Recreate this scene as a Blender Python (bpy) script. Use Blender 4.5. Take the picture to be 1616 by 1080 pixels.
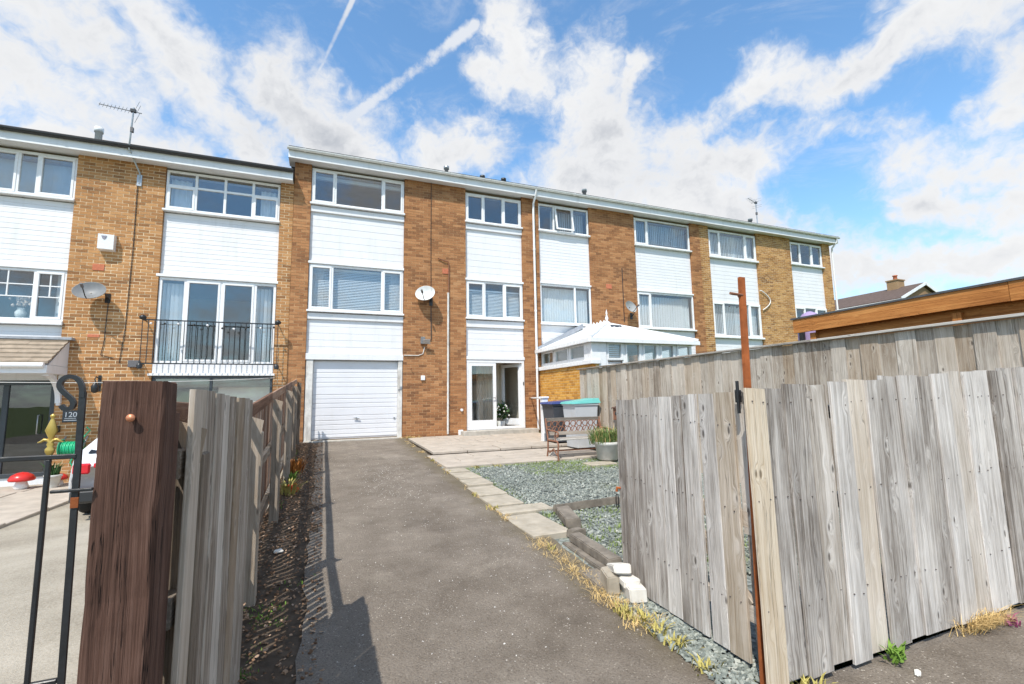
import bpy, bmesh, math, random
from mathutils import Vector, Matrix
random.seed(7)
R = math.radians
sc = bpy.context.scene
for o in list(bpy.data.objects): bpy.data.objects.remove(o)
C = sc.collection

# ------------------------------------------------------------------ camera
cam = bpy.data.cameras.new('camera'); camo = bpy.data.objects.new('camera', cam); C.objects.link(camo)
cam.sensor_width = 36; cam.sensor_fit = 'HORIZONTAL'; cam.lens = 740/1616*36; cam.clip_start = .05; cam.clip_end = 3000
yaw, pit, rol = R(22.028), R(6.751), R(-1.011)
fw = Vector((math.sin(yaw)*math.cos(pit), math.cos(yaw)*math.cos(pit), math.sin(pit)))
rt = Vector((math.cos(yaw), -math.sin(yaw), 0)); up = rt.cross(fw)
r2 = rt*math.cos(rol)+up*math.sin(rol); u2 = -rt*math.sin(rol)+up*math.cos(rol)
m = Matrix((r2, u2, -fw)).transposed().to_4x4(); m.translation = (0, 0, 1.5); camo.matrix_world = m
sc.camera = camo

# ------------------------------------------------------------------ exposure, sun, sky
sc.view_settings.view_transform = 'Standard'; sc.view_settings.look = 'None'
sc.cycles.use_denoising = True; sc.cycles.max_bounces = 7; sc.cycles.diffuse_bounces = 3; sc.cycles.glossy_bounces = 3; sc.cycles.transparent_max_bounces = 10
sc.cycles.adaptive_threshold = .02
sc.view_settings.exposure = 0.22; sc.view_settings.gamma = 1; sc.view_settings.use_curve_mapping = False
AZ, EL = R(41), R(54)
sun = bpy.data.lights.new('sun', 'SUN'); sun.energy = 4.2; sun.angle = R(.53); sun.color = (1, .95, .87)
suno = bpy.data.objects.new('sun', sun); C.objects.link(suno)
sdir = Vector((math.sin(AZ)*math.cos(EL), math.cos(AZ)*math.cos(EL), -math.sin(EL)))
suno.rotation_euler = sdir.to_track_quat('-Z', 'Y').to_euler(); suno.location = (-8, -9, 16)

class NT:
    """small helper for node trees"""
    def __init__(s, tree): s.t = tree; s.n = tree.nodes; s.l = tree.links
    def new(s, typ, **k):
        n = s.n.new(typ)
        for a, b in k.items(): setattr(n, a, b)
        return n
    def put(s, sock, v):
        if isinstance(v, bpy.types.NodeSocket): s.l.new(v, sock)
        elif v is not None: sock.default_value = v
    def math(s, op, a, b=None, c=None, clamp=False):
        n = s.new('ShaderNodeMath', operation=op, use_clamp=clamp)
        s.put(n.inputs[0], a); s.put(n.inputs[1], b)
        if c is not None: s.put(n.inputs[2], c)
        return n.outputs[0]
    def vec(s, op, a, b=None, sc_=None):
        n = s.new('ShaderNodeVectorMath', operation=op); s.put(n.inputs[0], a); s.put(n.inputs[1], b)
        if sc_ is not None: s.put(n.inputs['Scale'], sc_)
        return n.outputs['Value'] if op in ('DOT_PRODUCT', 'LENGTH', 'DISTANCE') else n.outputs[0]
    def noise(s, v, scale, detail=4, rough=.55, dist=0, out=0, dim='3D'):
        n = s.new('ShaderNodeTexNoise', noise_dimensions=dim); s.put(n.inputs['Vector'], v); s.put(n.inputs['Scale'], scale)
        n.inputs['Detail'].default_value = detail; n.inputs['Roughness'].default_value = rough; n.inputs['Distortion'].default_value = dist
        return n.outputs[out]
    def voro(s, v, scale, feature='F1', out='Distance', rnd=1, dim='3D'):
        n = s.new('ShaderNodeTexVoronoi', feature=feature, voronoi_dimensions=dim); s.put(n.inputs['Vector'], v); s.put(n.inputs['Scale'], scale)
        n.inputs['Randomness'].default_value = rnd
        return n.outputs[out]
    def ramp(s, f, stops, interp='LINEAR'):
        n = s.new('ShaderNodeValToRGB'); n.color_ramp.interpolation = interp; e = n.color_ramp.elements
        while len(e) < len(stops): e.new(.5)
        for k, (p, c) in enumerate(stops):
            e[k].position = p; e[k].color = (c, c, c, 1) if isinstance(c, (int, float)) else (*c, 1)
        s.put(n.inputs[0], f); return n.outputs[0]
    def mix(s, f, a, b, typ='MIX'):
        n = s.new('ShaderNodeMix', data_type='RGBA', blend_type=typ)
        s.put(n.inputs[0], f)
        for k, v in ((6, a), (7, b)):
            if isinstance(v, tuple) and len(v) == 3: v = (*v, 1)
            s.put(n.inputs[k], v)
        return n.outputs[2]
    def sstep(s, x, a, b):
        n = s.new('ShaderNodeMapRange', interpolation_type='SMOOTHSTEP'); s.put(n.inputs[0], x)
        n.inputs[1].default_value = a; n.inputs[2].default_value = b; return n.outputs[0]
    def comb(s, x, y, z):
        n = s.new('ShaderNodeCombineXYZ')
        for k, v in enumerate((x, y, z)): s.put(n.inputs[k], v)
        return n.outputs[0]
    def sep(s, v):
        n = s.new('ShaderNodeSeparateXYZ'); s.put(n.inputs[0], v); return n.outputs

world = bpy.data.worlds.new('World'); sc.world = world; world.use_nodes = True
w = NT(world.node_tree); w.n.clear()
sky = w.new('ShaderNodeTexSky', sky_type='NISHITA', sun_disc=False, sun_elevation=EL, sun_rotation=math.pi+AZ, altitude=60, air_density=1.0, dust_density=.4, ozone_density=2.2)
tc = w.new('ShaderNodeTexCoord'); d0 = w.vec('NORMALIZE', tc.outputs['Generated'])
wn = w.noise(d0, 7, 4, .6, 0, 1)
wn2 = w.noise(d0, 26, 3, .6, 0, 1)
d = w.vec('ADD', d0, w.vec('SCALE', w.vec('SUBTRACT', wn, (.5, .5, .5)), None, .10))
d = w.vec('ADD', d, w.vec('SCALE', w.vec('SUBTRACT', wn2, (.5, .5, .5)), None, .05))
CAPS = [((-0.439, 0.767, 0.468), (-0.328, 0.844, 0.425), 0.1095, 0.9), ((-0.424, 0.726, 0.542), (-0.334, 0.781, 0.528), 0.0787, 0.95), ((-0.274, 0.76, 0.589), (-0.21, 0.834, 0.51), 0.0497, 1), ((-0.21, 0.834, 0.51), (-0.114, 0.896, 0.43), 0.0599, 1), ((-0.444, 0.82, 0.362), (-0.224, 0.884, 0.409), 0.055, 1), ((-0.084, 0.841, 0.534), (0.045, 0.889, 0.456), 0.0825, 1.15), ((-0.098, 0.823, 0.559), (-0.094, 0.847, 0.524), 0.0366, 1), ((0.28, 0.687, 0.671), (0.336, 0.733, 0.592), 0.0524, 0.95), ((0.26, 0.753, 0.605), (0.302, 0.747, 0.592), 0.0398, 0.85), ((0.184, 0.861, 0.474), (0.282, 0.821, 0.497), 0.0646, 0.95), ((0.467, 0.698, 0.543), (0.507, 0.735, 0.45), 0.1071, 1.15), ((0.508, 0.635, 0.581), (0.513, 0.674, 0.533), 0.0394, 1), ((0.45, 0.786, 0.424), (0.697, 0.629, 0.344), 0.1056, 1.1), ((0.594, 0.673, 0.441), (0.704, 0.571, 0.422), 0.0679, 0.95), ((0.594, 0.654, 0.469), (0.673, 0.523, 0.523), 0.0384, 0.75), ((0.673, 0.523, 0.523), (0.75, 0.439, 0.496), 0.0374, 0.7), ((0.74, 0.463, 0.488), (0.789, 0.331, 0.518), 0.0459, 1), ((0.785, 0.329, 0.525), (0.825, 0.269, 0.497), 0.0643, 0.95), ((0.853, 0.28, 0.44), (0.867, 0.31, 0.39), 0.0476, 0.9), ((0.678, 0.658, 0.327), (0.863, 0.471, 0.185), 0.0705, 0.9), ((0.831, 0.417, 0.368), (0.912, 0.3, 0.281), 0.058, 0.8), ((0.859, 0.422, 0.29), (0.917, 0.304, 0.256), 0.047, 1), ((0.828, 0.517, 0.216), (0.93, 0.316, 0.188), 0.0494, 0.9), ((0.727, 0.512, 0.459), (0.822, 0.408, 0.398), 0.0309, 0.5)]
def capsule(p, a, b):
    A = Vector(a); B = Vector(b); ba = B-A
    pa = w.vec('SUBTRACT', p, tuple(A))
    h = w.math('DIVIDE', w.vec('DOT_PRODUCT', pa, tuple(ba)), max(ba.length_squared, 1e-6), clamp=True)
    return w.vec('LENGTH', w.vec('SUBTRACT', pa, w.vec('SCALE', tuple(ba), None, h)))
field = None
for a, b, r, wt in CAPS:
    v = w.math('MULTIPLY_ADD', capsule(d, a, b), -wt/(r*1.22), wt)
    field = v if field is None else w.math('SMOOTH_MAX', field, v, .12)
# broken cloud over the rest of the sky
sp = w.sep(d0)
pz = w.math('ADD', w.math('MAXIMUM', sp[2], 0), .22)
pl = w.comb(w.math('DIVIDE', sp[0], pz), w.math('DIVIDE', sp[1], pz), 0)
gen = w.math('MULTIPLY_ADD', w.noise(pl, 1.3, 7, .58, .3), 3.6, -1.5)
off = w.sstep(w.vec('DOT_PRODUCT', d0, tuple(fw)), .66, .52)
gen = w.math('MULTIPLY_ADD', off, w.math('ADD', gen, 1.5), -1.5)
dw = w.vec('ADD', w.vec('MULTIPLY', d0, (1, 1, 1.5)), w.vec('SCALE', wn, None, .25))
fine = w.math('ADD', w.math('MULTIPLY_ADD', w.noise(dw, 9, 8, .64, .2), 1.7, -.87), w.math('MULTIPLY_ADD', w.noise(d0, 34, 4, .6), .5, -.25))
field = w.math('ADD', w.math('MAXIMUM', field, gen), fine)
cover = w.math('POWER', w.sstep(field, -.12, .78), 1.2)
wisps = w.math('MULTIPLY', w.sstep(w.noise(w.vec('MULTIPLY', d0, (1, 1, 2.2)), 5, 6, .68, .8), .48, .8), .4)
cover = w.math('MAXIMUM', cover, wisps)
# two vapour trails
t1 = w.sstep(w.math('ADD', capsule(d0, (.034, .742, .670), (-.038, .844, .535)), w.math('MULTIPLY_ADD', w.noise(d0, 90, 3), .002, -.001)), .0058, .0022)
t2w = w.math('ADD', capsule(w.vec('ADD', d0, w.vec('SCALE', w.vec('SUBTRACT', w.noise(d0, 60, 5, .6, 0, 1), (.5, .5, .5)), None, .015)), (.232, .721, .653), (.031, .859, .512)), 0)
t2 = w.math('MULTIPLY', w.sstep(t2w, .0150, .006), .8)
cover = w.math('MAXIMUM', cover, w.math('MAXIMUM', w.math('MULTIPLY', t1, .8), t2))
shade = w.math('ADD', w.math('MULTIPLY', w.sstep(field, .4, 1.7), .55), w.math('MULTIPLY', w.noise(w.vec('MULTIPLY', d0, (1, 1, 1.8)), 5, 4, .5), .7))
ccol = w.ramp(shade, [(.25, (5.35, 5.38, 5.42)), (.55, (4.75, 4.82, 4.95)), (.95, (3.1, 3.27, 3.58))])
skyb = w.mix(1, sky.outputs[0], (1.18, 1.5, 1.56), 'MULTIPLY')
hz = w.sstep(sp[2], .42, .02)
skyb = w.mix(w.math('MULTIPLY', hz, .35), skyb, (3.1, 3.95, 4.9))
bg = w.new('ShaderNodeBackground'); w.l.new(w.mix(cover, skyb, ccol), bg.inputs[0]); bg.inputs[1].default_value = .15
world.cycles.sampling_method = 'MANUAL'; world.cycles.sample_map_resolution = 256
wo = w.new('ShaderNodeOutputWorld'); w.l.new(bg.outputs[0], wo.inputs[0])

# ------------------------------------------------------------------ materials
M = {}
def mat(name, rough=.7, spec=.4, metal=0.0):
    mt = bpy.data.materials.new(name); mt.use_nodes = True; t = NT(mt.node_tree)
    b = t.n['Principled BSDF']; b.inputs['Roughness'].default_value = rough; b.inputs['Specular IOR Level'].default_value = spec
    b.inputs['Metallic'].default_value = metal; M[name] = mt
    return t, b
def setbump(t, b, h, strength=.3, dist=.01):
    n = t.new('ShaderNodeBump'); n.inputs['Strength'].default_value = strength; n.inputs['Distance'].default_value = dist
    t.put(n.inputs['Height'], h); t.l.new(n.outputs[0], b.inputs['Normal'])
def objco(t, seed=True):
    co = t.new('ShaderNodeTexCoord').outputs['Object']
    if seed:
        oi = t.new('ShaderNodeObjectInfo')
        co = t.vec('ADD', co, t.vec('SCALE', (37.1, 11.7, 53.3), None, oi.outputs['Random']))
        return co, oi.outputs['Random']
    return co
def plain(name, col, rough=.6, spec=.4, metal=0.0, var=.12, scale=3, bump=0, bscale=40, dirt=None):
    t, b = mat(name, rough, spec, metal)
    co = t.new('ShaderNodeNewGeometry').outputs['Position']
    n = t.noise(co, scale, 6, .6)
    lo = tuple(max(0, c*(1-var)) for c in col); hi = tuple(min(1, c*(1+var)) for c in col)
    c = t.ramp(n, [(.3, lo), (.7, hi)])
    if dirt:
        st = t.sstep(t.noise(t.vec('MULTIPLY', co, (2.5, 2.5, .35)), 2.2, 7, .65), .5, .78)
        c = t.mix(t.math('MULTIPLY', st, dirt[1]), c, dirt[0])
    t.put(b.inputs['Base Color'], c)
    n2 = t.noise(co, scale*4, 4); t.put(b.inputs['Roughness'], t.math('MULTIPLY_ADD', n2, .2, rough-.1))
    if bump: setbump(t, b, t.noise(co, bscale, 5, .6), bump, .004)
    return M[name]
def brickmat(name, stops, soot=.0):
    t, b = mat(name, .88, .25)
    g = t.new('ShaderNodeNewGeometry'); oi = t.new('ShaderNodeObjectInfo')
    rnd = t.math('FRACT', t.math('MULTIPLY_ADD', oi.outputs['Random'], 7.31, g.outputs['Random Per Island']))
    pos = g.outputs['Position']
    fine = t.noise(pos, 34, 5, .65); big = t.noise(pos, 1.1, 5, .6)
    f = t.math('ADD', t.math('MULTIPLY_ADD', rnd, .46, .12), t.math('ADD', t.math('MULTIPLY_ADD', fine, .42, -.15), t.math('MULTIPLY_ADD', big, .5, -.2)))
    c = t.ramp(f, stops)
    band = t.sstep(t.noise(t.vec('MULTIPLY', pos, (.5, .5, 2.4)), 1.0, 4, .6), .5, .72)
    c = t.mix(t.math('MULTIPLY', band, soot), c, (.12, .07, .045))
    t.put(b.inputs['Base Color'], c); setbump(t, b, fine, .45, .006)
brickmat('brick_gold', [(.1, (.15, .072, .034)), (.33, (.36, .176, .07)), (.6, (.48, .242, .097)), (.9, (.58, .335, .155))], .2)
brickmat('brick_brown', [(.1, (.15, .070, .036)), (.35, (.32, .146, .063)), (.62, (.43, .207, .090)), (.9, (.53, .30, .148))], .35)
brickmat('brick_tan', [(.12, (.19, .095, .04)), (.35, (.37, .19, .07)), (.62, (.49, .27, .10)), (.9, (.58, .35, .15))], .15)
brickmat('brick_orange', [(.1, (.36, .16, .035)), (.4, (.55, .26, .05)), (.65, (.66, .34, .07)), (.95, (.72, .45, .14))], .0)
brickmat('brick_far', [(.1, (.22, .13, .07)), (.5, (.34, .22, .12)), (.9, (.42, .3, .18))], .1)
plain('mortar_pale', (.74, .60, .40), .95, .2, var=.2, scale=9, bump=.4, bscale=90)
plain('mortar_brown', (.46, .29, .155), .95, .2, var=.3, scale=5, bump=.4, bscale=90)
plain('mortar_gold', (.68, .52, .27), .95, .2, var=.15, scale=9)
plain('red_airbrick', (.52, .17, .09), .8, .3, var=.15, scale=20, bump=.3)
plain('white_upvc', (.8, .8, .8), .28, .5, var=.03, scale=2, dirt=((.62, .61, .58), .18))
plain('white_board', (.77, .77, .78), .42, .45, var=.04, scale=1.2, dirt=((.50, .49, .45), .3))
plain('white_fascia', (.78, .79, .8), .5, .4, var=.05, scale=1.4, dirt=((.45, .45, .42), .3))
plain('white_gutter', (.76, .76, .74), .45, .45, var=.08, scale=4, dirt=((.36, .37, .3), .5))
plain('soffit', (.7, .71, .72), .6, .3, var=.05)
plain('garage_white', (.76, .76, .78), .33, .5, var=.03, scale=1.5, dirt=((.62, .6, .56), .2))
plain('worn_white_timber', (.66, .64, .6), .8, .25, var=.2, scale=7, bump=.5, bscale=30, dirt=((.27, .22, .17), .75))
plain('anthracite', (.045, .053, .062), .35, .5, var=.15)
plain('black_iron', (.018, .019, .021), .38, .55, var=.3, scale=12, bump=.25, bscale=60, dirt=((.12, .05, .02), .2))
plain('black_plastic', (.025, .026, .028), .4, .5, var=.15)
plain('rust', (.34, .098, .028), .85, .3, var=.35, scale=11, bump=.5, bscale=80, dirt=((.14, .045, .02), .6))
plain('rusty_iron', (.24, .11, .065), .75, .35, var=.3, scale=16, bump=.4, bscale=80, dirt=((.09, .06, .05), .5))
plain('gold_paint', (.52, .36, .09), .35, .6, .55, var=.15, scale=14, bump=.2)
plain('dish_grey', (.2, .205, .21), .5, .4, var=.15, scale=6, dirt=((.2, .2, .19), .5))
plain('dish_mid', (.34, .345, .34), .5, .4, var=.12, scale=6, dirt=((.2, .2, .19), .5))
plain('dish_pale', (.66, .67, .66), .45, .4, var=.1, scale=6, dirt=((.4, .39, .36), .5))
plain('galvanised', (.42, .43, .44), .4, .5, .7, var=.15, scale=9)
plain('grey_plastic', (.13, .125, .13), .5, .4)
plain('lead', (.32, .34, .37), .6, .4, .2, var=.2, scale=7)
plain('slate_roof', (.06, .055, .055), .75, .3, var=.25, scale=6, bump=.4)
plain('roof_felt', (.09, .095, .1), .85, .3, var=.25, scale=8, bump=.4, bscale=120)
plain('roof_brown', (.12, .085, .07), .85, .3, var=.25, scale=6, bump=.4)
plain('canopy_tile', (.33, .265, .2), .85, .3, var=.25, scale=5, bump=.5, bscale=60, dirt=((.2, .17, .13), .5))
plain('concrete', (.44, .41, .36), .9, .25, var=.2, scale=6, bump=.5, bscale=70, dirt=((.2, .19, .15), .4))
plain('slab', (.45, .39, .325), .9, .25, var=.16, scale=4, bump=.4, bscale=90, dirt=((.34, .29, .23), .35))
plain('kerb_slab', (.42, .37, .295), .92, .2, var=.2, scale=6, bump=.5, bscale=80, dirt=((.3, .25, .18), .55))
plain('stone_block', (.22, .19, .155), .92, .2, var=.3, scale=9, bump=.7, bscale=50, dirt=((.13, .11, .09), .6))
plain('white_block', (.74, .71, .65), .9, .25, var=.12, scale=9, bump=.5, bscale=60, dirt=((.45, .38, .29), .4))
plain('pot_stone', (.55, .54, .5), .75, .3, var=.12, scale=8, bump=.3, dirt=((.36, .35, .3), .4))
plain('soil', (.105, .078, .056), 1, .1, var=.4, scale=9, bump=.9, bscale=35)
plain('compost', (.1, .065, .04), 1, .1, var=.4, scale=20, bump=.8)
plain('bin_grey', (.52, .54, .56), .48, .4, var=.05, scale=3, dirt=((.36, .36, .35), .25))
plain('bin_dark', (.055, .06, .07), .5, .4, var=.1)
plain('lid_teal', (.15, .5, .465), .42, .45, var=.08, scale=4)
plain('lid_blue', (.05, .07, .22), .4, .45, var=.1)
plain('lavender', (.36, .27, .45), .7, .3, var=.12, scale=4, bump=.2, bscale=8)
plain('interior_wall', (.5, .47, .42), .9, .2, var=.05)
plain('interior_cream', (.78, .69, .57), .9, .2, var=.06)
plain('interior_floor', (.22, .17, .12), .8, .3, var=.15)
plain('blind', (.74, .75, .77), .6, .3, var=.03)
plain('curtain_pale', (.7, .72, .74), .9, .2, var=.06)
plain('curtain_grey', (.5, .53, .56), .9, .2, var=.08)
plain('conservatory_roof', (.82, .83, .84), .35, .45, var=.03, dirt=((.6, .6, .58), .25))
plain('car_paint', (.72, .73, .75), .25, .6, .1, var=.02)
plain('car_red', (.62, .02, .03), .15, .6, var=.1)
plain('rubber', (.02, .02, .02), .8, .3)
plain('plate_white', (.8, .8, .78), .5, .4)
plain('hose_green', (.02, .42, .2), .4, .5, var=.15)
plain('toadstool_red', (.62, .03, .025), .3, .5, var=.1)
plain('ceramic_white', (.8, .78, .74), .35, .5, var=.05)
plain('dried_flower', (.62, .5, .42), .9, .2, var=.2, scale=30)
plain('plant_dark', (.045, .1, .03), .6, .3, var=.4, scale=20)
plain('petal_white', (.85, .84, .8), .7, .3)
plain('petal_red', (.75, .075, .03), .6, .3, var=.2, scale=20)
plain('leaf_orange', (.42, .16, .035), .7, .3, var=.35, scale=25)
plain('straw', (.66, .47, .21), .85, .2, var=.3, scale=14)
plain('weed_yellow', (.42, .36, .11), .75, .25, var=.3, scale=16)
plain('weed_green', (.15, .26, .04), .7, .3, var=.4, scale=16)
plain('grass_green', (.22, .29, .07), .75, .25, var=.4, scale=9)
plain('shrub_green', (.15, .23, .065), .7, .3, var=.4, scale=18)
plain('nail_steel', (.12, .10, .09), .7, .3, var=.3, scale=30)
plain('screw_copper', (.62, .25, .13), .4, .5, .4, var=.15)
plain('white_wire', (.75, .74, .7), .6, .3)
plain('letter_white', (.8, .8, .8), .5, .4)
plain('dark_glass', (.012, .013, .015), .05, .6)
plain('purple_bloom', (.3, .07, .16), .8, .2, var=.3, scale=30)
plain('marking_grey', (.25, .25, .3), .5, .3)
# slate chips and pebbles: a tone for every piece
def chipmat(name, stops):
    t, b = mat(name, .75, .3); g = t.new('ShaderNodeNewGeometry')
    f = t.math('ADD', t.math('MULTIPLY', g.outputs['Random Per Island'], .75), t.math('MULTIPLY', t.noise(g.outputs['Position'], 1.3, 4), .4))
    t.put(b.inputs['Base Color'], t.ramp(f, stops)); setbump(t, b, t.noise(g.outputs['Position'], 60, 4), .3, .004)
chipmat('slate_chip', [(.1, (.10, .115, .105)), (.45, (.20, .222, .198)), (.8, (.32, .342, .30)), (1, (.5, .5, .44))])
chipmat('pebble', [(.1, (.3, .26, .22)), (.6, (.5, .46, .42)), (1, (.75, .72, .68))])
chipmat('litter', [(.1, (.08, .045, .025)), (.5, (.2, .11, .06)), (.8, (.32, .2, .12)), (1, (.5, .36, .26))])
# weathered boards
def wood(name, lo, mid, hi, warm=None, warmth=.5, knots=1.0, streak=1.0, rough=.85, vary=.5, cracks=.35, bendk=.035, fs=1.0):
    t, b = mat(name, rough, .22); co, rnd = objco(t)
    s = t.sep(co)
    kv = t.comb(t.math('MULTIPLY', s[0], 13), 0, t.math('MULTIPLY', s[2], 5.2))
    kn = t.new('ShaderNodeTexVoronoi', feature='F1', voronoi_dimensions='3D'); t.put(kn.inputs['Vector'], kv); kn.inputs['Scale'].default_value = 1; kn.inputs['Randomness'].default_value = 1
    kd = kn.outputs['Distance']; pick = t.math('GREATER_THAN', t.sep(kn.outputs['Color'])[0], .55)
    near = t.math('MULTIPLY', t.sstep(kd, .5, .05), pick)
    # fibres bend round the knots
    bend = t.math('MULTIPLY', near, bendk)
    wob = t.math('MULTIPLY_ADD', t.noise(t.comb(t.math('MULTIPLY', s[0], 4), s[1], t.math('MULTIPLY', s[2], 1.2)), 1, 3), .05, -.025)
    x = t.math('MULTIPLY', t.math('ADD', t.math('ADD', s[0], bend), t.math('MULTIPLY', wob, 1/fs)), fs)
    fib = t.noise(t.comb(t.math('MULTIPLY', x, 150), t.math('MULTIPLY', s[1], 150), t.math('MULTIPLY', s[2], 2.6)), 1, 6, .62)
    band = t.noise(t.comb(t.math('MULTIPLY', x, 34), t.math('MULTIPLY', s[1], 34), t.math('MULTIPLY', s[2], .8)), 1, 4, .6)
    blot = t.noise(t.comb(t.math('MULTIPLY', s[0], 5), s[1], t.math('MULTIPLY', s[2], 1.6)), 1, 5, .65)
    f = t.math('ADD', t.math('MULTIPLY', fib, .42), t.math('ADD', t.math('MULTIPLY', band, .34), t.math('MULTIPLY', blot, .36)))
    f = t.math('ADD', f, t.math('MULTIPLY_ADD', rnd, vary*.5, -vary*.25-.06))
    c = t.ramp(f, [(.36, lo), (.5, mid), (.65, hi)])
    if warm:
        wf = t.math('MULTIPLY', t.sstep(t.math('FRACT', t.math('MULTIPLY', rnd, 5.7)), 1-warmth, 1), .75)
        wf = t.math('MAXIMUM', wf, t.math('MULTIPLY', t.sstep(blot, .52, .7), .45*warmth))
        c = t.mix(wf, c, t.mix(.55, c, warm))
    if streak:
        st = t.sstep(t.noise(t.comb(t.math('MULTIPLY', x, 9), s[1], t.math('MULTIPLY', s[2], 2.0)), 1, 5, .7), .6, .78)
        c = t.mix(t.math('MULTIPLY', st, .55*streak), c, (.78, .735, .68))
    core = t.math('MULTIPLY', t.math('MULTIPLY', t.sstep(kd, .17, .07), pick), knots*.85)
    k2 = t.new('ShaderNodeTexVoronoi', feature='F1', voronoi_dimensions='3D'); t.put(k2.inputs['Vector'], t.comb(t.math('MULTIPLY', s[0], 21), 7.3, t.math('MULTIPLY', s[2], 10.5))); k2.inputs['Scale'].default_value = 1
    p2 = t.math('GREATER_THAN', t.sep(k2.outputs['Color'])[1], .66)
    core = t.math('MAXIMUM', core, t.math('MULTIPLY', t.math('MULTIPLY', t.sstep(k2.outputs['Distance'], .20, .08), p2), knots*.7))
    halo = t.math('MULTIPLY', t.math('MULTIPLY', t.sstep(kd, .42, .18), pick), .2*knots)
    halo = t.math('MAXIMUM', halo, t.math('MULTIPLY', t.math('MULTIPLY', t.sstep(k2.outputs['Distance'], .5, .22), p2), .14*knots))
    c = t.mix(halo, c, hi); c = t.mix(core, c, tuple(v*.55 for v in lo))
    cn_ = t.noise(t.comb(t.math('MULTIPLY', x, 13), t.math('MULTIPLY', s[1], 13), t.math('MULTIPLY', s[2], .3)), 1, 5, .62)
    ck = t.math('MULTIPLY', t.sstep(t.math('ABSOLUTE', t.math('SUBTRACT', cn_, .5)), .008, .002), t.sstep(t.noise(co, 2.3, 3), .40, .56))
    c = t.mix(t.math('MULTIPLY', ck, cracks), c, tuple(v*.25 for v in lo))
    t.put(b.inputs['Base Color'], c)
    setbump(t, b, t.math('ADD', t.math('ADD', fib, t.math('MULTIPLY', band, .5)), t.math('ADD', t.math('MULTIPLY', core, -.8), t.math('MULTIPLY', ck, -1.6*cracks))), .6, .008)
wood('fence_silver', (.17, .143, .120), (.455, .415, .375), (.74, .70, .655), (.60, .46, .30), .3, 1.0, 1.0, vary=.3)
wood('post_brown', (.14, .108, .08), (.30, .245, .19), (.46, .39, .315), (.3, .2, .12), .4, .6, .4)
wood('fence_fawn', (.21, .165, .125), (.46, .40, .335), (.66, .60, .525), (.38, .26, .15), .5, 1.0, .8, vary=.35)
wood('fence_new', (.30, .215, .13), (.52, .41, .285), (.68, .58, .45), None, 0, 1, .4)
wood('picket_brown', (.13, .065, .04), (.27, .15, .095), (.40, .27, .19), (.3, .3, .28), .4, .6, .3)
wood('post_grey', (.17, .145, .12), (.37, .335, .295), (.55, .515, .465), (.3, .2, .12), .4, .6, .5)
wood('stained_brown', (.034, .0175, .0125), (.098, .051, .036), (.18, .105, .079), None, 0, .3, 0, .85, .1, .95, .006, 1.9)
wood('cedar', (.28, .10, .025), (.50, .20, .055), (.64, .30, .095), None, 0, .5, 0, .6, .1)
# tarmac
t, b = mat('tarmac', .93, .25); co = t.new('ShaderNodeNewGeometry').outputs['Position']
big = t.noise(co, .55, 6, .62, .4); med = t.noise(co, 3.2, 6, .66); gr = t.noise(co, 95, 4, .7); cells = t.voro(co, 62)
f = t.math('ADD', t.math('MULTIPLY', big, .42), t.math('ADD', t.math('MULTIPLY', med, .3), t.math('MULTIPLY', gr, .38)))
c = t.ramp(f, [(.37, (.092, .074, .057)), (.5, (.172, .143, .114)), (.6, (.24, .204, .166)), (.72, (.345, .30, .248))])
patch = t.sstep(t.noise(co, .8, 4, .6, .3), .42, .66)
spk = t.math('MULTIPLY', t.sstep(t.voro(co, 52), .3, .16), t.sstep(t.noise(co, 26, 2), .50, .60))
c = t.mix(t.math('MULTIPLY', spk, t.math('MULTIPLY_ADD', patch, .6, .3)), c, (.6, .54, .46))
c = t.mix(t.math('MULTIPLY', t.sstep(cells, .32, .08), .6), c, (.045, .038, .031))
sand = t.sstep(t.noise(co, 1.4, 7, .7, .5), .53, .70)
c = t.mix(t.math('MULTIPLY', sand, .35), c, (.36, .315, .255))
px_ = t.sep(co)
edge = t.math('MULTIPLY', t.sstep(t.math('ADD', px_[0], t.math('MULTIPLY', t.noise(co, 5, 5, .7), .5)), 1.95, 2.25), t.sstep(px_[1], 1.9, 2.6))
c = t.mix(t.math('MULTIPLY', edge, .6), c, (.13, .105, .06))
oil = t.sstep(t.noise(t.vec('ADD', co, (3.7, 1.2, 0)), .7, 5, .6, .6), .58, .70)
c = t.mix(t.math('MULTIPLY', oil, .4), c, (.075, .062, .05))
crk = t.new('ShaderNodeTexVoronoi', feature='DISTANCE_TO_EDGE'); t.put(crk.inputs['Vector'], t.vec('ADD', co, t.vec('SCALE', t.noise(co, 2, 5, .6, 0, 1), None, .5))); crk.inputs['Scale'].default_value = .45
c = t.mix(t.math('MULTIPLY', t.sstep(crk.outputs[0], .006, .001), .12), c, (.04, .035, .03))
t.put(b.inputs['Base Color'], c); setbump(t, b, t.math('ADD', gr, t.math('MULTIPLY', cells, .6)), .7, .012)
# pale worn concrete of the neighbour's drive
t, b = mat('drive_concrete', .92, .25); co = t.new('ShaderNodeNewGeometry').outputs['Position']
f = t.math('ADD', t.math('MULTIPLY', t.noise(co, .9, 6, .62, .3), .55), t.math('MULTIPLY', t.noise(co, 60, 4, .7), .45))
c = t.ramp(f, [(.33, (.20, .17, .13)), (.5, (.37, .33, .265)), (.7, (.52, .47, .39))])
t.put(b.inputs['Base Color'], c); setbump(t, b, t.noise(co, 70, 5, .7), .6, .01)
# grassy ground
t, b = mat('ground_grass', .95, .15); co = t.new('ShaderNodeNewGeometry').outputs['Position']
t.put(b.inputs['Base Color'], t.ramp(t.noise(co, 2.2, 7, .65), [(.3, (.06, .085, .025)), (.55, (.12, .15, .05)), (.75, (.2, .19, .09))])); setbump(t, b, t.noise(co, 40, 5), .6, .02)
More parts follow.
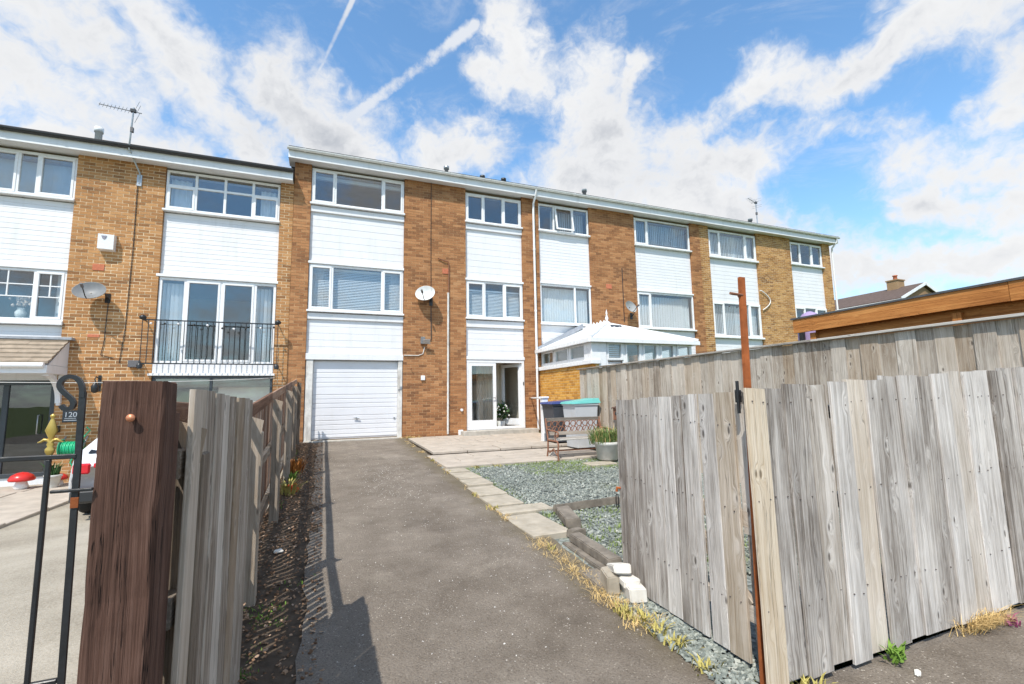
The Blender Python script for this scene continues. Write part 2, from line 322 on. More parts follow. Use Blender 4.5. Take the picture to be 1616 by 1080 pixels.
# gravel bed below the chips
t, b = mat('gravel_bed', .95, .2); co = t.new('ShaderNodeNewGeometry').outputs['Position']
c = t.ramp(t.voro(co, 34, out='Color'), [(.1, (.11, .12, .11)), (.5, (.23, .25, .235)), (.9, (.36, .38, .35))])
c = t.mix(t.math('MULTIPLY', t.sstep(t.noise(co, 1.6, 6, .65), .5, .68), .7), c, (.2, .22, .075))
t.put(b.inputs['Base Color'], c); setbump(t, b, t.voro(co, 34), .8, .015)
# glass: clear with reflections growing towards grazing angles
def glassmat(name, tint, base, rough=0.0):
    mt = bpy.data.materials.new(name); mt.use_nodes = True; t = NT(mt.node_tree); t.n.clear(); M[name] = mt
    tr = t.new('ShaderNodeBsdfTransparent'); tr.inputs[0].default_value = (*tint, 1)
    gl = t.new('ShaderNodeBsdfGlossy'); gl.inputs['Roughness'].default_value = rough; gl.inputs[0].default_value = (.95, .97, 1, 1)
    lw = t.new('ShaderNodeLayerWeight'); lw.inputs[0].default_value = .5; fr5 = t.math('POWER', lw.outputs['Facing'], 5)
    bmp = t.new('ShaderNodeBump'); bmp.inputs['Strength'].default_value = .03; bmp.inputs['Distance'].default_value = .02
    t.put(bmp.inputs['Height'], t.noise(t.new('ShaderNodeNewGeometry').outputs['Position'], 1.7, 2)); t.l.new(bmp.outputs[0], gl.inputs['Normal'])
    mx = t.new('ShaderNodeMixShader'); t.put(mx.inputs[0], t.math('MULTIPLY_ADD', fr5, .9, base, clamp=True))
    t.l.new(tr.outputs[0], mx.inputs[1]); t.l.new(gl.outputs[0], mx.inputs[2])
    o = t.new('ShaderNodeOutputMaterial'); t.l.new(mx.outputs[0], o.inputs[0])
glassmat('glass', (.93, .95, .95), .095)
glassmat('glass_dark', (.55, .57, .57), .10)

# ------------------------------------------------------------------ mesh helpers
WO = {}                                                   # world position of each object's origin
class MB:
    def __init__(s): s.v = []; s.f = []; s.sm = []
    def add(s, vs, fs, smooth=False):
        n = len(s.v); s.v += [tuple(p) for p in vs]; s.f += [tuple(i+n for i in f) for f in fs]; s.sm += [smooth]*len(fs); return s
    def box(s, x0, x1, y0, y1, z0, z1):
        return s.add([(x0,y0,z0),(x1,y0,z0),(x1,y1,z0),(x0,y1,z0),(x0,y0,z1),(x1,y0,z1),(x1,y1,z1),(x0,y1,z1)],
                     [(0,3,2,1),(4,5,6,7),(0,1,5,4),(1,2,6,5),(2,3,7,6),(3,0,4,7)])
    def cbox(s, x0, x1, y0, y1, z0, z1, c=.006):
        bm = bmesh.new(); bmesh.ops.create_cube(bm, size=1)
        for v in bm.verts: v.co = Vector((x0+(v.co.x+.5)*(x1-x0), y0+(v.co.y+.5)*(y1-y0), z0+(v.co.z+.5)*(z1-z0)))
        bmesh.ops.bevel(bm, geom=bm.edges[:], offset=c, segments=1, affect='EDGES')
        s.bm(bm); return s
    def bm(s, bm, smooth=False):
        bm.verts.index_update(); s.add([v.co.copy() for v in bm.verts], [[v.index for v in f.verts] for f in bm.faces], smooth); bm.free(); return s
    def obox(s, c, a, b, d):                              # centre and three half-axes
        c, a, b, d = map(Vector, (c, a, b, d)); k = [c-a-b-d, c+a-b-d, c+a+b-d, c-a+b-d, c-a-b+d, c+a-b+d, c+a+b+d, c-a+b+d]
        return s.add(k, [(0,3,2,1),(4,5,6,7),(0,1,5,4),(1,2,6,5),(2,3,7,6),(3,0,4,7)])
    def beam(s, p, q, wd, th, upv=(0,0,1)):               # bar of wd x th from p to q
        p, q = Vector(p), Vector(q); ax = (q-p); u = Vector(upv); sd = ax.cross(u)
        if sd.length < 1e-6: sd = ax.cross(Vector((0,1,0)))
        sd.normalize(); u = sd.cross(ax).normalized()
        return s.obox((p+q)/2, ax/2, sd*wd/2, u*th/2)
    def tube(s, pts, r, n=8, cap=True):
        pts = [Vector(p) for p in pts]; k = len(pts); rs = r if isinstance(r, (list, tuple)) else [r]*k; vs = []; fs = []; prev = None
        for i, p in enumerate(pts):
            t = (pts[min(i+1, k-1)]-pts[max(i-1, 0)]).normalized()
            if prev is None:
                a = t.cross(Vector((0,0,1)));  a = a if a.length > 1e-3 else t.cross(Vector((1,0,0)))
            else: a = prev - t*prev.dot(t)
            a.normalize(); prev = a; b = t.cross(a)
            vs += [p+(a*math.cos(2*math.pi*j/n)+b*math.sin(2*math.pi*j/n))*rs[i] for j in range(n)]
        for i in range(k-1):
            fs += [(i*n+j, i*n+(j+1) % n, (i+1)*n+(j+1) % n, (i+1)*n+j) for j in range(n)]
        s.add(vs, fs, True)
        if cap: s.add(vs[:n], [tuple(range(n))[::-1]]); s.add(vs[-n:], [tuple(range(n))])
        return s
    def lathe(s, prof, c=(0,0,0), n=20, mtx=None, sx=1, sy=1, smooth=True):
        vs = []; c = Vector(c)
        for r, z in prof:
            for j in range(n):
                p = Vector((r*sx*math.cos(2*math.pi*j/n), r*sy*math.sin(2*math.pi*j/n), z))
                vs.append((mtx @ p if mtx else p)+c)
        fs = [(i*n+j, i*n+(j+1) % n, (i+1)*n+(j+1) % n, (i+1)*n+j) for i in range(len(prof)-1) for j in range(n)]
        s.add(vs, fs, smooth)
        if prof[0][0] > 1e-4: s.add(vs[:n], [tuple(range(n))[::-1]])
        if prof[-1][0] > 1e-4: s.add(vs[-n:], [tuple(range(n))])
        return s
    def prism(s, poly, lo, hi, axis='x'):
        f = {'x': lambda a, b, h: (h, a, b), 'y': lambda a, b, h: (a, h, b), 'z': lambda a, b, h: (a, b, h)}[axis]; n = len(poly)
        vs = [f(a, b, lo) for a, b in poly]+[f(a, b, hi) for a, b in poly]
        return s.add(vs, [tuple(range(n))[::-1], tuple(range(n, 2*n))]+[(i, (i+1) % n, (i+1) % n+n, i+n) for i in range(n)])
    def blob(s, c, r, sub=2, jit=.1, sq=(1,1,1)):
        bm = bmesh.new(); bmesh.ops.create_icosphere(bm, subdivisions=sub, radius=1)
        for v in bm.verts: v.co = Vector(c)+Vector((v.co.x*sq[0], v.co.y*sq[1], v.co.z*sq[2]))*r*(1+random.uniform(-jit, jit))
        return s.bm(bm, True)
    def blade(s, p, h, wd, lean, az, curl=.5):
        p = Vector(p); dx = Vector((math.cos(az), math.sin(az), 0)); sd = Vector((-dx.y, dx.x, 0))*wd/2
        m_ = p+Vector((0,0,h*.6))+dx*lean*h*.4; e = p+Vector((0,0,h*(1-.25*curl)))+dx*lean*h
        return s.add([p-sd, p+sd, m_+sd*.8, m_-sd*.8, e], [(0,1,2,3), (3,2,4)])
    def build(s, name, mt, parent=None, org=None, **kw):
        base = Vector(org) if org is not None else (Vector(WO[parent.name]) if parent else Vector((0,0,0)))
        me = bpy.data.meshes.new(name); me.from_pydata([(x-base.x, y-base.y, z-base.z) for x, y, z in s.v], [], s.f)
        if any(s.sm): me.polygons.foreach_set('use_smooth', s.sm)
        me.materials.append(M[mt]); me.update()
        o = bpy.data.objects.new(name, me); C.objects.link(o)
        if parent: o.parent = parent; o.location = base-Vector(WO[parent.name])
        else: o.location = base
        WO[o.name] = tuple(base); tag(o, **kw); return o
def tag(o, label=None, cat=None, group=None, kind=None):
    if label: o['label'] = label
    if cat: o['category'] = cat
    if group: o['group'] = group
    if kind: o['kind'] = kind
    return o
def thing(name, loc, label, cat, group=None, kind=None):
    o = bpy.data.objects.new(name, None); C.objects.link(o); o.location = loc; o.empty_display_size = .2; WO[o.name] = tuple(loc)
    return tag(o, label, cat, group, kind)
def place(name, me, parent, loc, rot=(0,0,0)):            # an object that shares its mesh
    o = bpy.data.objects.new(name, me); C.objects.link(o); o.parent = parent
    o.location = Vector(loc)-Vector(WO[parent.name]); o.rotation_euler = rot; return o
def plank(name, parent, loc, wd, th, ln, mt, rot=(0,0,0), tops=(0,0), wob=.003, c=.003, n=4):
    """board standing on loc: width along local x, thickness y, length z"""
    a, b_ = wd/2, th/2; ring = [(-a+c,-b_),(a-c,-b_),(a,-b_+c),(a,b_-c),(a-c,b_),(-a+c,b_),(-a,b_-c),(-a,-b_+c)]; vs = []; fs = []
    ph = random.uniform(0, 6)
    for i in range(n+1):
        z = ln*i/n; ox = wob*math.sin(ph+i*1.1); oy = wob*math.cos(ph*1.7+i*.9)
        for x, y in ring:
            zz = z + ((tops[0]*(a-x)+tops[1]*(a+x))/wd if i == n else 0)
            vs.append((x+ox, y+oy, zz))
    for i in range(n): fs += [(i*8+j, i*8+(j+1) % 8, (i+1)*8+(j+1) % 8, (i+1)*8+j) for j in range(8)]
    fs += [tuple(range(8))[::-1], tuple(range(n*8, n*8+8))]
    me = bpy.data.meshes.new(name); me.from_pydata(vs, [], fs); me.materials.append(M[mt]); me.update()
    o = place(name, me, parent, loc, rot); WO[o.name] = tuple(loc); return o
def lay(name, parent, p, q, wd, th, mt, roll=0):          # plank lying from p to q
    p, q = Vector(p), Vector(q); dr = (q-p); o = plank(name, parent, p, wd, th, dr.length, mt, wob=.002)
    qt = dr.to_track_quat('Z', 'X'); o.rotation_mode = 'QUATERNION'
    from mathutils import Quaternion
    o.rotation_quaternion = qt @ Quaternion((0,0,1), roll); return o

YF = 13.3                                                 # front of the brick piers
def gz(x, y):                                             # ground height
    k = max(0, y-1.7)
    return .0388*k if x > -.56 else -.0164*k

# ------------------------------------------------------------------ ground, drives, patio
def sheet(name, x0, x1, y0, y1, zf, mt, nx, ny, th=.0, kind='structure', jag=0):
    mb = MB(); vs = []
    for j in range(ny+1):
        for i in range(nx+1):
            x = x0+(x1-x0)*i/nx; y = y0+(y1-y0)*j/ny
            if jag and i in (0, nx): x += random.uniform(-jag, jag)
            vs.append((x, y, zf(x, y)))
    mb.add(vs, [(j*(nx+1)+i, j*(nx+1)+i+1, (j+1)*(nx+1)+i+1, (j+1)*(nx+1)+i) for j in range(ny) for i in range(nx)], True)
    return mb.build(name, mt, kind=kind)
g = 900
sheet('ground', -g, g, -g, g, lambda x, y: -.45, 'ground_grass', 4, 4)
sheet('pavement', -14, 16, -7, 1.9, lambda x, y: -.006+.0*x, 'tarmac', 30, 9)
def bumpy(x, y): return gz(x, y)+.006*math.sin(x*2.1+y*.7)+.005*math.sin(y*1.9)
sheet('driveway', -.08, 2.14, 1.72, 13.42, bumpy, 'tarmac', 12, 60, jag=.025)
sheet('side_bed', -.58, .0, 1.6, 13.4, lambda x, y: gz(0, y)-.014+.03*max(0, (-.12-x)/.4)+.012*math.sin(y*7+x*9), 'soil', 8, 110)
sheet('garden_gravel', 2.02, 6.1, 1.93, 8.6, lambda x, y: gz(x, y)-.012+.012*math.sin(x*3+y*2.3), 'gravel_bed', 24, 40)
sheet('neighbour_garden', 6.1, 24, 1.9, 13.5, lambda x, y: gz(x, y)-.02, 'ground_grass', 12, 12)
sheet('neighbour_driveway', -12, -.57, 1.72, 13.5, lambda x, y: gz(-1, y), 'drive_concrete', 20, 20)
# bank that carries the neighbour's lower level
mb = MB()
for k in range(24):
    y0 = 1.72+(13.4-1.72)*k/24; y1 = 1.72+(13.4-1.72)*(k+1)/24
    mb.add([(-.575, y0, gz(-1, y0)-.1), (-.575, y1, gz(-1, y1)-.1), (-.575, y1, gz(0, y1)), (-.575, y0, gz(0, y0))], [(0,1,2,3)])
mb.build('bank', 'soil', kind='structure')
# neighbour's pale path along its drive
pth = thing('path', (-4.4, 8, -.1), None, None, kind='structure')
for k in range(9):
    y0 = 3.2+k*1.1; mb = MB(); z = gz(-1, y0+.5)
    for (a, b_) in ((-6.6, -5.3), (-5.28, -3.92)):
        mb = MB(); mb.cbox(a+.006, b_-.006, y0+.006, y0+1.094, z-.06, z+.045+random.uniform(-.004, .004), .008); mb.build('slab', 'slab', pth)
# patio: two shallow levels of slabs
def slabs(name, x0, x1, y0, y1, z0, z1, nx, ny, fascia):
    pt = thing(name, (x0, y0, z0-.1), None, None, kind='structure')
    base = MB(); base.add([(x0+.02,y0+.02,z0-.2),(x1,y0+.02,z0-.2),(x1,y1,z1-.2),(x0+.02,y1,z1-.2),(x0+.02,y0+.02,z0-.018),(x1,y0+.02,z0-.018),(x1,y1,z1-.018),(x0+.02,y1,z1-.018)],
        [(0,3,2,1),(4,5,6,7),(0,1,5,4),(1,2,6,5),(2,3,7,6),(3,0,4,7)]); base.build('bedding', 'soil', pt)
    for j in range(ny):
        off = .5*(j % 2)
        xs = [x0]+[x0+(x1-x0)*(i+off)/nx for i in range(1-(1 if off else 0), nx+1) if 0 < i+off < nx]+[x1]
        for i in range(len(xs)-1):
            ya = y0+(y1-y0)*j/ny+.011; yb = y0+(y1-y0)*(j+1)/ny-.011; za = z0+(z1-z0)*j/ny; zb = z0+(z1-z0)*(j+1)/ny
            dz = random.uniform(-.005, .006); a = xs[i]+.009; b_ = xs[i+1]-.009; m2 = MB(); e = .006
            m2.add([(a,ya,za-.05),(b_,ya,za-.05),(b_,yb,zb-.05),(a,yb,zb-.05),(a,ya,za-e+dz),(b_,ya,za-e+dz),(b_,yb,zb-e+dz),(a,yb,zb-e+dz),(a+e,ya+e,za+dz),(b_-e,ya+e,za+dz),(b_-e,yb-e,zb+dz),(a+e,yb-e,zb+dz)],
                   [(0,1,5,4),(1,2,6,5),(2,3,7,6),(3,0,4,7),(4,5,9,8),(5,6,10,9),(6,7,11,10),(7,4,8,11),(8,9,10,11)])
            m2.build('slab', 'slab', pt)
    return pt
slabs('patio', 2.2, 6.02, 10.0, 13.28, .385, .455, 5, 5, True)
slabs('patio', 2.06, 5.6, 8.3, 9.99, .300, .325, 4, 3, True)
# slab edging between drive and gravel
ke = thing('kerb', (2.2, 6, .15), None, None, kind='structure')
y = 8.27; k = 0
for ln in (.36, .62, .5, .62, .58, .34, .86):
    x1 = 2.40+(.22 if k == 5 else 0)+random.uniform(-.015, .015); x0 = 2.035-.012*k+random.uniform(-.012, .012)
    mb = MB(); za = gz(1, y-ln/2)+.028+random.uniform(-.008, .008); mb.cbox(x0, x1, y-ln+.008, y-.008, za-.07, za, .008); mb.build('slab', 'kerb_slab', ke); y -= ln; k += 1

# ------------------------------------------------------------------ houses
def box_mesh(name, sx, sy, sz, mt, c=.004):
    mb = MB(); mb.cbox(-sx/2, sx/2, 0, sy, -sz/2, sz/2, c)
    me = bpy.data.meshes.new(name); me.from_pydata(mb.v, [], mb.f); me.materials.append(M[mt]); me.update(); return me
def brickwork(house, rects, bmat, mmat, nind, axis='y', face=YF, depth=.1, back=.22, zmin=-9, key=None, jt=.0125):
    """real bricks on a recessed mortar core; the nearest nind are objects of their own"""
    mo = MB(); lst = []
    for (a0, a1, z0, z1) in rects:
        if axis == 'y': mo.box(a0+.005, a1-.005, face+.005, face+back, z0, z1)
        else: mo.box(face+.005, face+back, a0+.005, a1-.005, z0, z1)
        nc = int(round((z1-z0)/.075))
        for j in range(nc):
            z = z0+(j+.5)*(z1-z0)/nc; a = a0; first = (j % 2 == 1)
            while a < a1-.02:
                wd = (.225-2*jt)/2 if first else .225-jt; first = False
                if a+wd > a1-.05: wd = a1-a
                lst.append((a, a+wd, z, (z1-z0)/nc-jt+.001)); a += wd+jt
    mo.build('mortar', mmat, house)
    cp = Vector((0, 0, 1.5))
    def pos(b): c_ = (b[0]+b[1])/2; return Vector((c_, face, b[2])) if axis == 'y' else Vector((face, c_, b[2]))
    def score(b): return (key(b) if key else 0)+(pos(b)-cp).length+(1000 if b[2] < zmin or abs(b[1]-b[0]-.225+jt) > .002 else 0)
    lst.sort(key=score)
    if nind:
        me = box_mesh('brick', .225-jt, depth, .075-jt+.001, bmat, .003)
        for b in lst[:nind]:
            c_ = (b[0]+b[1])/2; jy = random.uniform(-.002, .003)
            if axis == 'y': place('brick', me, house, (c_, face+jy, b[2]), (0, 0, random.uniform(-.006, .006)))
            else: place('brick', me, house, (face+jy, c_, b[2]), (0, 0, math.pi*1.5 + random.uniform(-.006, .006)))
    mb = MB()
    for b in lst[nind:]:
        y = face+random.uniform(-.002, .003); z0 = b[2]-b[3]/2; z1 = b[2]+b[3]/2
        if axis == 'y': mb.add([(b[0],y,z0),(b[1],y,z0),(b[1],y,z1),(b[0],y,z1),(b[0],y+depth,z0),(b[1],y+depth,z0),(b[1],y+depth,z1),(b[0],y+depth,z1)], [(0,1,2,3),(1,5,6,2),(4,0,3,7),(3,2,6,7),(4,5,1,0)])
        else: mb.add([(y,b[0],z0),(y,b[1],z0),(y,b[1],z1),(y,b[0],z1),(y+depth,b[0],z0),(y+depth,b[1],z0),(y+depth,b[1],z1),(y+depth,b[0],z1)], [(3,2,1,0),(1,2,6,5),(0,4,7,3),(3,7,6,2),(0,1,5,4)])
    if mb.v: mb.build('brickwork', bmat, house, kind='stuff')
def cladding(house, x0, x1, z0, z1, pitch, y=13.385):
    MB().box(x0, x1, y+.02, y+.1, z0, z1).build('backing', 'white_fascia', house)
    n = max(1, int(round((z1-z0)/pitch))); h = (z1-z0)/n
    me = None
    for k in range(n):
        if me is None:
            pr = [(y-.005, 0), (y-.006, .003), (y-.003, h-.005), (y+.0, h-.004), (y+.0, h-.0006), (y+.019, h-.001), (y+.019, 0)]
            mb = MB().prism([(a-y, b_) for a, b_ in pr], -(x1-x0)/2, (x1-x0)/2, 'x'); me = bpy.data.meshes.new('cladding_board'); me.from_pydata(mb.v, [], mb.f); me.materials.append(M['white_board'])
        place('cladding_board', me, house, ((x0+x1)/2, y+random.uniform(-.001, .001), z0+k*h))
def window(house, x0, x1, z0, z1, mull=(), transom=(), sash=(), fmat='white_upvc', gmat='glass', y=13.34, fr=.055, open_cell=None, bars=None):
    """frame with mullions; every pane a sub-part. mull / transom in fractions; sash: cells (col,row) with an inner casement"""
    mb = MB(); d_ = .07
    xs = [x0]+[x0+(x1-x0)*f for f in mull]+[x1]; zs = [z0]+[z0+(z1-z0)*f for f in transom]+[z1]
    mb.cbox(x0, x1, y, y+d_, z0, z0+fr, .006); mb.cbox(x0, x1, y, y+d_, z1-fr, z1, .006)
    mb.cbox(x0, x0+fr, y+.001, y+d_-.001, z0+fr, z1-fr, .006); mb.cbox(x1-fr, x1, y+.001, y+d_-.001, z0+fr, z1-fr, .006)
    for xm in xs[1:-1]: mb.cbox(xm-fr*.55, xm+fr*.55, y+.002, y+d_-.002, z0+fr, z1-fr, .006)
    for zm in zs[1:-1]:
        for i in range(len(xs)-1): mb.box(xs[i]+fr*.55, xs[i+1]-fr*.55, y+.004, y+d_-.004, zm-fr*.45, zm+fr*.45)
    cells = []
    for i in range(len(xs)-1):
        for j in range(len(zs)-1):
            a = xs[i]+(fr if i == 0 else fr*.55); b_ = xs[i+1]-(fr if i == len(xs)-2 else fr*.55)
            c_ = zs[j]+(fr if j == 0 else fr*.45); e = zs[j+1]-(fr if j == len(zs)-2 else fr*.45)
            if (i, j) in sash and (i, j) != open_cell:
                s = .04; q = y-.012
                mb.cbox(a-.012, b_+.012, q, y+.04, c_-.012, c_+s, .005); mb.cbox(a-.012, b_+.012, q, y+.04, e-s, e+.012, .005)
                mb.cbox(a-.012, a+s, q+.001, y+.04, c_+s, e-s, .005); mb.cbox(b_-s, b_+.012, q+.001, y+.04, c_+s, e-s, .005)
                a += s; b_ -= s; c_ += s; e -= s
            if bars and (i, j) in bars:
                bx, bz = bars[(i, j)]
                for f in bx: xm = a+(b_-a)*f; mb.box(xm-.011, xm+.011, y+.01, y+.05, c_+(e-c_)*min(bz), e)
                for f in bz: zm = c_+(e-c_)*f; mb.box(a, b_, y+.012, y+.048, zm-.011, zm+.011)
            cells.append(((i, j), a, b_, c_, e))
    wn_ = mb.build('window', fmat, house)
    for ij, a, b_, c_, e in cells:
        if ij == open_cell: continue
        MB().box(a-.004, b_+.004, y+.030, y+.036, c_-.004, e+.004).build('pane', gmat, wn_)
    if open_cell:
        ij, a, b_, c_, e = [q for q in cells if q[0] == open_cell][0]; mb = MB(); s = .05
        # top-hung sash pushed out a little at the bottom
        def tp(x, yy, z): t_ = (e-z)/(e-c_); return (x, yy-.14*t_, z)
        pan = MB()
        for (p0, p1, q0, q1) in ((a, b_, c_, c_+s), (a, b_, e-s, e), (a, a+s, c_+s, e-s), (b_-s, b_, c_+s, e-s)):
            vs = [tp(x, yy, z) for z in (q0, q1) for yy in (y-.02, y+.02) for x in (p0, p1)]
            mb.add(vs, [(0,2,3,1),(4,5,7,6),(0,1,5,4),(1,3,7,5),(3,2,6,7),(2,0,4,6)])
        mb.build('sash', 'white_upvc', wn_)
        MB().add([tp(a+s, y, c_+s), tp(b_-s, y, c_+s), tp(b_-s, y, e-s), tp(a+s, y, e-s)], [(0,1,2,3)]).build('pane', gmat, wn_)
    return wn_
def sill(house, x0, x1, z, h=.05, out=.05):
    MB().cbox(x0-.03, x1+.02, YF-out, 13.42, z-h, z, .008).build('window_sill', 'white_upvc', house)
def venetian(house, x0, x1, z0, z1, tilt=.5, y=13.50, pitch=.045):
    mb = MB(); z = z0
    while z < z1:
        dy = .022*math.cos(tilt); dz = .022*math.sin(tilt); sag = random.uniform(-.002, .002)
        mb.add([(x0, y-dy, z-dz+sag), (x1, y-dy, z-dz), (x1, y+dy, z+dz), (x0, y+dy, z+dz+sag)], [(0,1,2,3)]); z += pitch
    mb.box(x0, x1, y-.03, y+.03, z1, z1+.05); mb.build('venetian_blind', 'blind', house, kind='stuff')
def vertical_blind(house, x0, x1, z0, z1, y=13.52, pitch=.085, ang=.9, mt='blind'):
    mb = MB(); x = x0
    while x < x1:
        a = ang+random.uniform(-.15, .15); dx = .042*math.cos(a); dy = .042*math.sin(a)
        mb.add([(x-dx, y-dy, z0), (x+dx, y+dy, z0), (x+dx, y+dy, z1), (x-dx, y-dy, z1)], [(0,1,2,3)]); x += pitch
    mb.build('vertical_blind', mt, house, kind='stuff')
def curtain(house, x0, x1, z0, z1, mt='curtain_pale', y=13.55, amp=.025, fold=.12):
    mb = MB(); n = max(6, int((x1-x0)/.02)); vs = []
    for i in range(n+1):
        x = x0+(x1-x0)*i/n; yy = y+amp*math.sin(2*math.pi*(x-x0)/fold)+amp*.4*math.sin(9*x)
        vs += [(x, yy, z0), (x, yy*1.0, z1)]
    mb.add(vs, [(2*i, 2*i+2, 2*i+3, 2*i+1) for i in range(n)], True); mb.build('curtain', mt, house)
def shell(house, x0, x1, z0, ztop, floors, yb=18.6, wallmat='interior_wall', garage=None):
    mb = MB(); y0 = YF+.24
    mb.box(x0+.01, x0+.14, y0, yb, z0-.3, ztop); mb.box(x1-.14, x1-.01, y0, yb, z0-.3, ztop); mb.box(x0+.14, x1-.14, yb-.14, yb, z0-.3, ztop)
    mb.box(x0+.14, x1-.14, y0+3.2, y0+3.3, z0, ztop)
    mb.build('wall', wallmat, house)
    for f in floors: MB().box(x0+.14, x1-.14, y0-.12, yb-.14, f-.22, f).build('floor', 'interior_floor', house)
def eaves(house, x0, x1, z, gutmat, roofmat, over=.27, low=0, brackets=0):
    """soffit, fascia, gutter and shallow roof; z is the soffit height"""
    yf = YF-over
    MB().box(x0, x1, yf+.02, YF+.3, z, z+.02).build('soffit', 'soffit', house)
    MB().cbox(x0, x1, yf, yf+.022, z-.02, z+.19, .004).build('fascia', 'white_fascia', house)
    mb = MB(); prof = []
    for k in range(9):
        a = math.pi+math.pi*k/8; prof.append((yf-.055+.055*math.cos(a), z+.235+.06*math.sin(a)))
    prof += [(yf-.004, z+.235), (yf-.010, z+.228)]+[(yf-.055+.047*math.cos(math.pi+math.pi*k/8), z+.232+.052*math.sin(math.pi+math.pi*k/8)) for k in range(8, -1, -1)]
    mb.prism(prof, x0-.03, x1, 'x')
    gt = mb.build('gutter', gutmat, house)
    n = int((x1-x0)/1.0)
    for k in range(n):
        x = x0+.4+k*1.0; jb = MB()
        pr = [(yf-.055+.062*math.cos(math.pi+math.pi*i/8), z+.236+.067*math.sin(math.pi+math.pi*i/8)) for i in range(9)]+[(yf-.055+.05*math.cos(math.pi+math.pi*i/8), z+.232+.05*math.sin(math.pi+math.pi*i/8)) for i in range(8, -1, -1)]
        jb.prism(pr, x-.025, x+.025, 'x').build('gutter_bracket', gutmat, gt)
    mb = MB(); mb.prism([(yf-.05, z+.24), (yf-.05, z+.285), (16, z+.86), (18.75, z+.3), (18.75, z+.2), (YF+.3, z+.22), (yf+.03, z+.2)], x0, x1, 'x'); mb.build('roof', roofmat, house)

def terrace(name, x0, x1, dz, label):
    return thing(name, ((x0+x1)/2, YF, .45+dz), label, 'house')
GRP = 'brick terraced houses in one row'
# --- the middle house with the garage
B = terrace('terraced_house', -.85, 6.18, 0, 'three storey brick terraced house with white garage door and open glazed door'); B['group'] = GRP
brickwork(B, [(-.85, -.43, .3, 7.93), (2.08, 3.92, .3, 7.93), (5.80, 6.18, .3, 7.93)], 'brick_brown', 'mortar_brown', 300, zmin=.5, jt=.011)
shell(B, -.85, 6.18, .45, 7.9, (.5, 3.0, 5.55, 7.94), wallmat='interior_wall')
eaves(B, -1.0, 6.18, 7.93, 'white_gutter', 'roof_felt')
# wide bay
window(B, -.42, 2.07, 6.86, 7.86, (.245, .755), sash=((0, 0), (2, 0))); sill(B, -.42, 2.07, 6.86)
MB().cbox(-.43, 2.08, 13.325, 13.40, 6.62, 6.79, .006).build('trim_board', 'white_board', B)
cladding(B, -.425, 2.075, 5.24, 6.62, .197); MB().cbox(-.45, 2.09, 13.30, 13.42, 5.17, 5.235, .006).build('trim_board', 'white_upvc', B)
window(B, -.42, 2.07, 3.90, 5.165, (.235, .765), sash=((0, 0), (2, 0))); sill(B, -.42, 2.07, 3.90)
MB().cbox(-.43, 2.08, 13.325, 13.40, 3.66, 3.83, .006).build('trim_board', 'white_board', B)
cladding(B, -.425, 2.075, 2.75, 3.66, .182); MB().cbox(-.44, 2.09, 13.305, 13.42, 2.58, 2.745, .006).build('trim_board', 'white_board', B)
venetian(B, -.36, 2.02, 3.95, 5.05, .95); curtain(B, -.38, -.05, 3.92, 5.1, y=13.6); curtain(B, 1.75, 2.02, 3.92, 5.1, y=13.6)
MB().box(-.36, 2.02, 13.48, 13.55, 7.62, 7.80).build('roller_blind', 'curtain_grey', B)
# narrow bay
window(B, 3.93, 5.79, 6.90, 7.82, (.32, .66), sash=((0, 0), (2, 0))); sill(B, 3.93, 5.79, 6.90)
MB().cbox(3.92, 5.80, 13.325, 13.40, 6.66, 6.83, .006).build('trim_board', 'white_board', B)
cladding(B, 3.925, 5.795, 5.12, 6.66, .192); MB().cbox(3.90, 5.82, 13.30, 13.42, 5.05, 5.115, .006).build('trim_board', 'white_upvc', B)
window(B, 3.93, 5.79, 3.90, 5.045, (.32, .66), sash=((0, 0), (2, 0))); sill(B, 3.93, 5.79, 3.90)
MB().cbox(3.92, 5.80, 13.325, 13.40, 3.62, 3.83, .006).build('trim_board', 'white_board', B)
cladding(B, 3.925, 5.795, 2.74, 3.62, .176); MB().cbox(3.91, 5.81, 13.31, 13.42, 2.64, 2.735, .006).build('trim_board', 'white_board', B)
venetian(B, 4.0, 5.72, 3.95, 4.75, 1.0)
# garage door and its worn timber frame
MB().cbox(-.42, -.24, 13.33, 13.46, .42, 2.575, .008).build('garage_frame', 'worn_white_timber', B)
MB().cbox(1.95, 2.07, 13.33, 13.46, .42, 2.575, .008).build('garage_frame', 'worn_white_timber', B)
gd = MB().box(-.24, 1.95, 13.46, 13.48, .5, 2.575).build('garage_door', 'garage_white', B)
edges = [.53, .615, .735, .86, .975, 1.10, 1.305, 1.425, 1.54, 1.655, 1.855, 1.98, 2.10, 2.24, 2.555]
for k in range(len(edges)-1):
    a, b_ = edges[k], edges[k+1]
    MB().prism([(13.459, a+.003), (13.446, a+.003), (13.441, a+.018), (13.441, b_-.014), (13.446, b_-.003), (13.459, b_-.003)], -.235, 1.945, 'x').build('panel', 'garage_white', gd)
MB().tube([(.87, 13.436, 1.03), (.87, 13.40, 1.03)], .022, 10).beam((.80, 13.395, 1.03), (.95, 13.395, 1.015), .02, .02).build('handle', 'galvanised', gd)
MB().tube([(1.87, 13.44, 1.0), (1.87, 13.415, 1.0)], .025, 10).build('lock', 'galvanised', gd)
MB().cbox(-.42, 2.07, 13.20, 13.46, .36, .475, .012).build('threshold', 'concrete', B)
MB().cbox(2.0, 2.05, 13.315, 13.335, 1.77, 1.86, .004).cbox(1.955, 1.99, 13.315, 13.34, 1.74, 1.80, .004).build('latch', 'galvanised', B)
